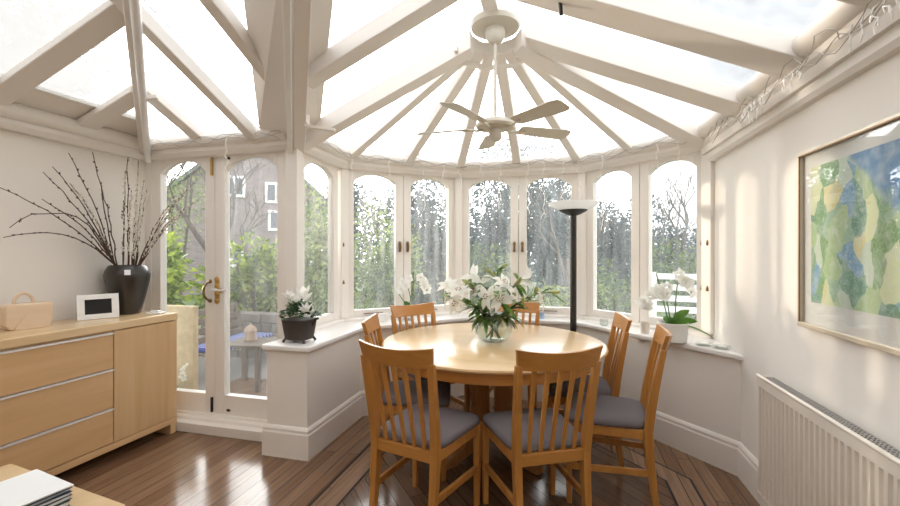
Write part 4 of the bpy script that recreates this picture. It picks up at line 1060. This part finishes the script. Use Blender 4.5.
foliage('laurel_shrub', (-4.9, 6.0, .75), (.8, .55, .95), 4200, .14, M['laurel'], 'green laurel shrub behind the garden table outside the wide glazed door', 'shrub', 2, sh)
foliage('garden_shrub', (-3.75, 6.2, 1.0), (.55, .5, 1.3), 3600, .10, M['ivyleaf'], 'tall pale green shrub outside the narrow arched window', 'shrub', 3, sh)
foliage('garden_shrub', (-3.1, 7.4, .95), (.6, .5, 1.25), 3600, .10, M['ivyleaf'], 'pale shrub outside the casement nearest the narrow window', 'shrub', 4, sh)
foliage('evergreen_shrub', (-2.2, 8.6, 1.1), (.7, .6, 1.5), 3600, .12, M['ever'], 'dark evergreen outside the casement with the sill orchid', 'shrub', 5, sh)
foliage('evergreen_shrub', (-1.2, 7.4, .65), (.7, .5, .95), 3200, .10, M['shrub'], 'dark green shrub outside the window straight behind the lilies', 'shrub', 6, sh)
foliage('garden_shrub', (0.05, 7.0, .4), (.65, .5, .65), 3000, .07, M['ivyleaf'], 'low yellow-green shrub outside the floor lamp window', 'shrub', 7, sh)
foliage('garden_shrub', (1.0, 8.4, .5), (.75, .55, .8), 3200, .08, M['shrub'], 'low green shrub outside between the floor lamp and white orchid', 'shrub', 8, sh)
foliage('garden_shrub', (3.0, 10.2, .7), (1.2, .6, 1.0), 3200, .10, M['shrub'], 'green shrub behind the white garden bench', 'shrub', 9, sh)
tr_ = 'trees in the garden'
foliage('evergreen_tree', (-4.0, 11.6, 1.9), (1.1, .9, 2.3), 9500, .15, M['ever'], 'tall dark evergreen tree seen above the sill orchid', 'tree', 11, tr_)
foliage('evergreen_tree', (-6.4, 12.2, 2.0), (1.1, .9, 2.3), 9500, .15, M['ever'], 'grey-green tree beyond the pale shrubs, next to the brick house', 'tree', 12, tr_)
foliage('evergreen_tree', (-1.3, 12.6, 2.2), (1.5, .9, 2.6), 12000, .15, M['ever'], 'broad blue-green tree seen straight above the lilies', 'tree', 13, tr_)
foliage('evergreen_tree', (.15, 15.6, 2.0), (1.2, .9, 2.4), 9500, .17, M['ever'], 'blue-grey evergreen tree seen just above the floor lamp bowl', 'tree', 19, tr_)
foliage('evergreen_tree', (2.3, 17.5, 1.4), (1.5, 1.0, 1.9), 8500, .17, M['ever'], 'distant evergreen tree seen between the floor lamp and white orchid', 'tree', 14, tr_)
foliage('evergreen_tree', (6.2, 19.0, 1.2), (2.0, 1.2, 1.7), 8500, .17, M['ever'], 'distant evergreen tree beyond the white garden bench', 'tree', 15, tr_)
foliage('garden_tree', (-7.6, 7.0, 2.3), (1.1, .8, 1.6), 2600, .07, M['ivyleaf'], 'thin small-leaved tree over the laurel outside the narrow glazed door', 'tree', 18, tr_)
foliage('garden_tree', (-10.2, 6.2, 4.7), (1.9, 1.0, 1.7), 5000, .24, M['ever'], 'tree crown showing dimly through the frosted roof above the sideboard', 'tree', 16, tr_)
foliage('garden_tree', (-10.0, 3.0, 4.3), (1.6, 1.2, 1.6), 4200, .24, M['ever'], 'second tree crown dim through the frosted roof, farther from the doors', 'tree', 17, tr_)
for i, (x, y, lab) in enumerate([(-4.6, 19.5, 'long clipped hedge far behind the orchid windows'), (3.6, 21.5, 'long clipped hedge far behind the floor lamp windows'), (11.0, 21.0, 'long clipped hedge far behind the white bench')]):
    foliage('hedge', (x, y, 1.3), (3.4, .7, 1.3), 8000, .2, M['ever'], lab, 'hedge', 40 + i, 'hedges at the garden end', stems=False)
def bare_tree(x, y, h, lab, seed, lean=0.):
    rr = random.Random(seed); root = empty('bare_tree', (x, y, G)); tag(root, lab, 'tree', tr_)
    tk = MB(); br = MB()
    def grow(p, d, l, r, dep):
        ps = [p]; q = p
        for i in range(3):
            d = (d + Vector((rr.uniform(-.25, .25), rr.uniform(-.25, .25), rr.uniform(-.05, .2)))).normalized(); q = q + d * l / 3; ps.append(q)
        (tk if dep == 0 else br).tube(ps, [r, r * .9, r * .8, r * .65], 6 if dep < 2 else 4, cap=False)
        if dep < 5:
            for k in range(rr.choice((2, 3, 3))):
                a = rr.uniform(0, 2 * PI); nd = (d * .8 + Vector((math.cos(a), math.sin(a), .25)) * rr.uniform(.5, .9)).normalized()
                grow(ps[rr.choice((2, 3, 3))], nd, l * rr.uniform(.62, .82), r * .58, dep + 1)
    grow(Vector((0, 0, 0)), Vector((lean, 0, 1)), h * .3, h * .020, 0)
    tk.build('trunk', M['bark'], root, smooth=60); br.build('bough', M['bark'], root, smooth=60)['kind'] = 'stuff'
bare_tree(3.7, 14.2, 4.6, 'bare branching tree against the sky beyond the white bench', 21)
bare_tree(1.7, 13.0, 3.9, 'bare tree seen between the floor lamp and the white orchid', 22)
bare_tree(.1, 10.6, 4.6, 'bare twiggy tree outside the window behind the floor lamp bowl', 23)
bare_tree(-6.3, 6.4, 4.4, 'bare twiggy tree above the laurel outside the narrow glazed door', 24)
bare_tree(-2.4, 10.3, 4.0, 'bare tree outside the window straight behind the lilies', 25)
bare_tree(-4.9, 9.4, 3.8, 'bare tree behind the pale shrub outside the narrow arched window', 26)

# brick house
bh = empty('brick_house', (-10.75, 12.7, G), R(40)); tag(bh, 'brick house with white windows and a steep slate gable beyond the laurel', 'house')
MB().prism([(-2.3, 0), (2.6, 0), (2.6, 3.5), (.15, 5.7), (-2.3, 3.5)], 0, 7, lambda x, y, z: (x, z, y)).build('walls', M['brick'], bh)
m = MB()
for (xa, za), (xb, zb) in (((-2.75, 3.1), (.15, 5.78)), ((3.05, 3.1), (.15, 5.78))):
    m.hexa([(xa, -.25, za), (xb, -.25, zb), (xb, 7.2, zb), (xa, 7.2, za), (xa, -.25, za + .16), (xb, -.25, zb + .16), (xb, 7.2, zb + .16), (xa, 7.2, za + .16)])
m.build('roof', M['slate'], bh)
for i, (x, z) in enumerate([(-.35, 3.45), (1.0, 3.3), (1.1, 2.3), (-.4, 1.0), (1.9, 1.0)]):
    f = MB().box(x - .36, x + .36, -.06, .03, z, z + .75).build('window', M['white'], bh, bevel=.01)
    MB().box(x - .27, x - .03, -.07, -.05, z + .1, z + .66).box(x + .03, x + .27, -.07, -.05, z + .1, z + .66).build('window_pane', M['slate'], f)

# garden furniture outside the doors
gt = empty('garden_table', (-3.27, 3.95, G + .012), R(10)); tag(gt, 'small weathered garden table holding the lantern outside the wide door', 'garden table')
m = MB()
for i in range(6): m.box(-.22, .22, -.22 + i * .075, -.22 + i * .075 + .068, .50, .525)
m.build('tabletop', M['gardenwood'], gt, bevel=.004)
for x in (-.17, .17):
    for y in (-.17, .17): MB().box(x - .022, x + .022, y - .022, y + .022, 0, .5).build('leg', M['gardenwood'], gt)
ln = empty('lantern', (-3.29, 3.97, G + .537)); tag(ln, 'pale domed lantern standing on the garden table', 'lantern')
MB().lathe([(0, 0), (.065, 0), (.07, .02), (.062, .04), (.062, .11), (0, .11)], 12).build('body', plain('lantern_clay', (.36, .27, .21), .8), ln, smooth=30)
MB().lathe([(.07, .108), (.06, .14), (.03, .165), (.012, .175), (.012, .19), (0, .195)], 12).build('dome', plain('lantern_top', (.35, .26, .20), .8), ln, smooth=40)
gb = empty('garden_bench', (-3.95, 4.45, G + .012), R(95)); tag(gb, 'weathered slatted garden bench beside the garden table', 'garden bench')
m = MB()
for i in range(4): m.box(-.55, .55, -.23 + i * .11, -.23 + i * .11 + .095, .33, .355)
m.build('seat', M['gardenwood'], gb, bevel=.004)
m = MB()
for i in range(4): m.bar((-.55, .23 + i * .035, .44 + i * .105), (.55, .23 + i * .035, .44 + i * .105), .022, .075)
m.build('backrest', M['gardenwood'], gb, bevel=.004)
for x in (-.5, .5):
    MB().bar((x, -.2, 0), (x, -.2, .34), .05, .05).build('leg', M['gardenwood'], gb); MB().bar((x, .2, 0), (x, .35, .82), .05, .045).build('leg', M['gardenwood'], gb)
cu = MB().box(-.5, .5, -.24, .2, 0, .055).build('seat_cushion', M['stripe'], bevel=.02, seg=3); cu.location = (-3.95, 4.45, G + .012 + .357); cu.rotation_euler = (0, 0, R(95)); tag(cu, 'blue and white striped cushion on the garden bench', 'cushion')
# dry stone wall, rendered pier
m = MB(); rs = random.Random(5)
for row in range(5):
    x = -4.75
    while x < -2.2:
        l = rs.uniform(.16, .38); m.box(x, x + l - .012, 5.10 + rs.uniform(-.03, .02), 5.34, G + row * .13, G + row * .13 + .122); x += l
struct(m.build('wall_garden', M['stone'], bevel=.012), 'low dry stone wall behind the garden table', 'garden wall')
p = MB().box(-3.75, -3.25, 3.18, 3.24, G, .86).build('garden_pier', M['render_'], bevel=.01); tag(p, 'cream rendered pier just outside the narrow glazed door', 'pier')
gp = empty('flowering_tuft', (-3.40, 3.06, G)); tag(gp, 'tuft of pale flower spikes at the foot of the cream pier', 'plant')
m = MB(); f = MB()
for k in range(40):
    a = rs.uniform(0, 2 * PI); d = Vector((math.cos(a) * .35, math.sin(a) * .2, 1)); l = rs.uniform(.25, .6); blade(m, (rs.uniform(-.06, .06), rs.uniform(-.04, .04), 0), d, l, .006, .25)
    if k % 3 == 0:
        e = d.normalized() * l * .95
        for j in range(5): f.ball(e + Vector((rs.uniform(-.02, .02), rs.uniform(-.02, .02), rs.uniform(-.08, .03))), .012, 5, 4)
m.build('foliage', M['ivyleaf'], gp)['kind'] = 'stuff'; f.build('blossom', M['petal'], gp)['kind'] = 'stuff'
# white garden bench
wb = empty('white_bench', (2.15, 6.9, G), R(-12)); tag(wb, 'white painted slatted garden bench outside the white orchid window', 'garden bench')
m = MB()
for i in range(4): m.box(-.8, .8, -.25 + i * .12, -.25 + i * .12 + .1, .42, .45)
m.build('seat', M['white'], wb)
m = MB()
for i in range(4): m.box(-.8, .8, .24, .27, .58 + i * .17, .67 + i * .17)
m.build('backrest', M['white'], wb)
for x in (-.78, .78):
    MB().box(x - .035, x + .035, -.25, -.18, 0, .42).build('leg', M['white'], wb); MB().box(x - .035, x + .035, .22, .29, 0, 1.2).build('leg', M['white'], wb)
    MB().box(x - .035, x + .035, -.27, .25, .66, .70).build('armrest', M['white'], wb)

# ------------------------------------------------------------------ light
world = bpy.data.worlds.new('overcast_sky'); scene.world = world; world.use_nodes = True
nt = world.node_tree; bg = nt.nodes['Background']
tc = nt.nodes.new('ShaderNodeTexCoord'); dp = nt.nodes.new('ShaderNodeVectorMath'); dp.operation = 'DOT_PRODUCT'
dp.inputs[1].default_value = Vector((-.55, .83, .05)).normalized(); nt.links.new(tc.outputs['Generated'], dp.inputs[0])
rp_ = nt.nodes.new('ShaderNodeValToRGB'); e = rp_.color_ramp.elements       # thin bright cloud, brightest around the low sun
stops = [(.0, (1.15, 1.15, 1.15)), (.25, (.32, .33, .34)), (.61, (.23, .245, .26)), (.69, (1.2, 1.22, 1.23)), (.80, (3.4, 3.4, 3.36)), (1.0, (5.0, 4.95, 4.8))]  # sky behind the camera raised as added fill for camera-facing sides
while len(e) < len(stops): e.new(.5)
for i, (p_, c_) in enumerate(stops): e[i].position = p_; e[i].color = (*c_, 1)
nz = nt.nodes.new('ShaderNodeTexNoise'); nz.inputs['Scale'].default_value = 5; nz.inputs['Detail'].default_value = 6; nt.links.new(tc.outputs['Generated'], nz.inputs['Vector'])
mr = nt.nodes.new('ShaderNodeMapRange'); mr.inputs[1].default_value = .3; mr.inputs[2].default_value = .7; mr.inputs[3].default_value = .88; mr.inputs[4].default_value = 1.12; nt.links.new(nz.outputs['Fac'], mr.inputs[0])
nt.links.new(dp.outputs['Value'], rp_.inputs[0]); nt.links.new(rp_.outputs[0], bg.inputs['Color']); nt.links.new(mr.outputs[0], bg.inputs['Strength'])
sun = bpy.data.lights.new('sun', 'SUN'); sun.energy = .9; sun.color = (1.0, .84, .66); sun.angle = R(1.5)
so = bpy.data.objects.new('sun', sun); COL.objects.link(so)
d = Vector((-2.94, .84, .27)); so.rotation_euler = d.to_track_quat('Z', 'Y').to_euler(); so.location = (-8, 6, 4)

# ------------------------------------------------------------------ camera
cam = bpy.data.cameras.new('camera'); co = bpy.data.objects.new('camera', cam); COL.objects.link(co)
cam.sensor_width = 36; cam.lens = 36 * 425 / 900; cam.clip_start = .05; cam.clip_end = 200
co.location = (0, 0, 1.35); co.rotation_euler = (R(90), 0, math.atan2(110, 425)); scene.camera = co
vs = scene.view_settings; vs.view_transform = 'Standard'; vs.look = 'None'; vs.exposure = 1.4; vs.gamma = 1; vs.use_curve_mapping = False
scene.cycles.max_bounces = 10; scene.cycles.diffuse_bounces = 6; scene.cycles.transparent_max_bounces = 24; scene.cycles.caustics_reflective = False; scene.cycles.caustics_refractive = False
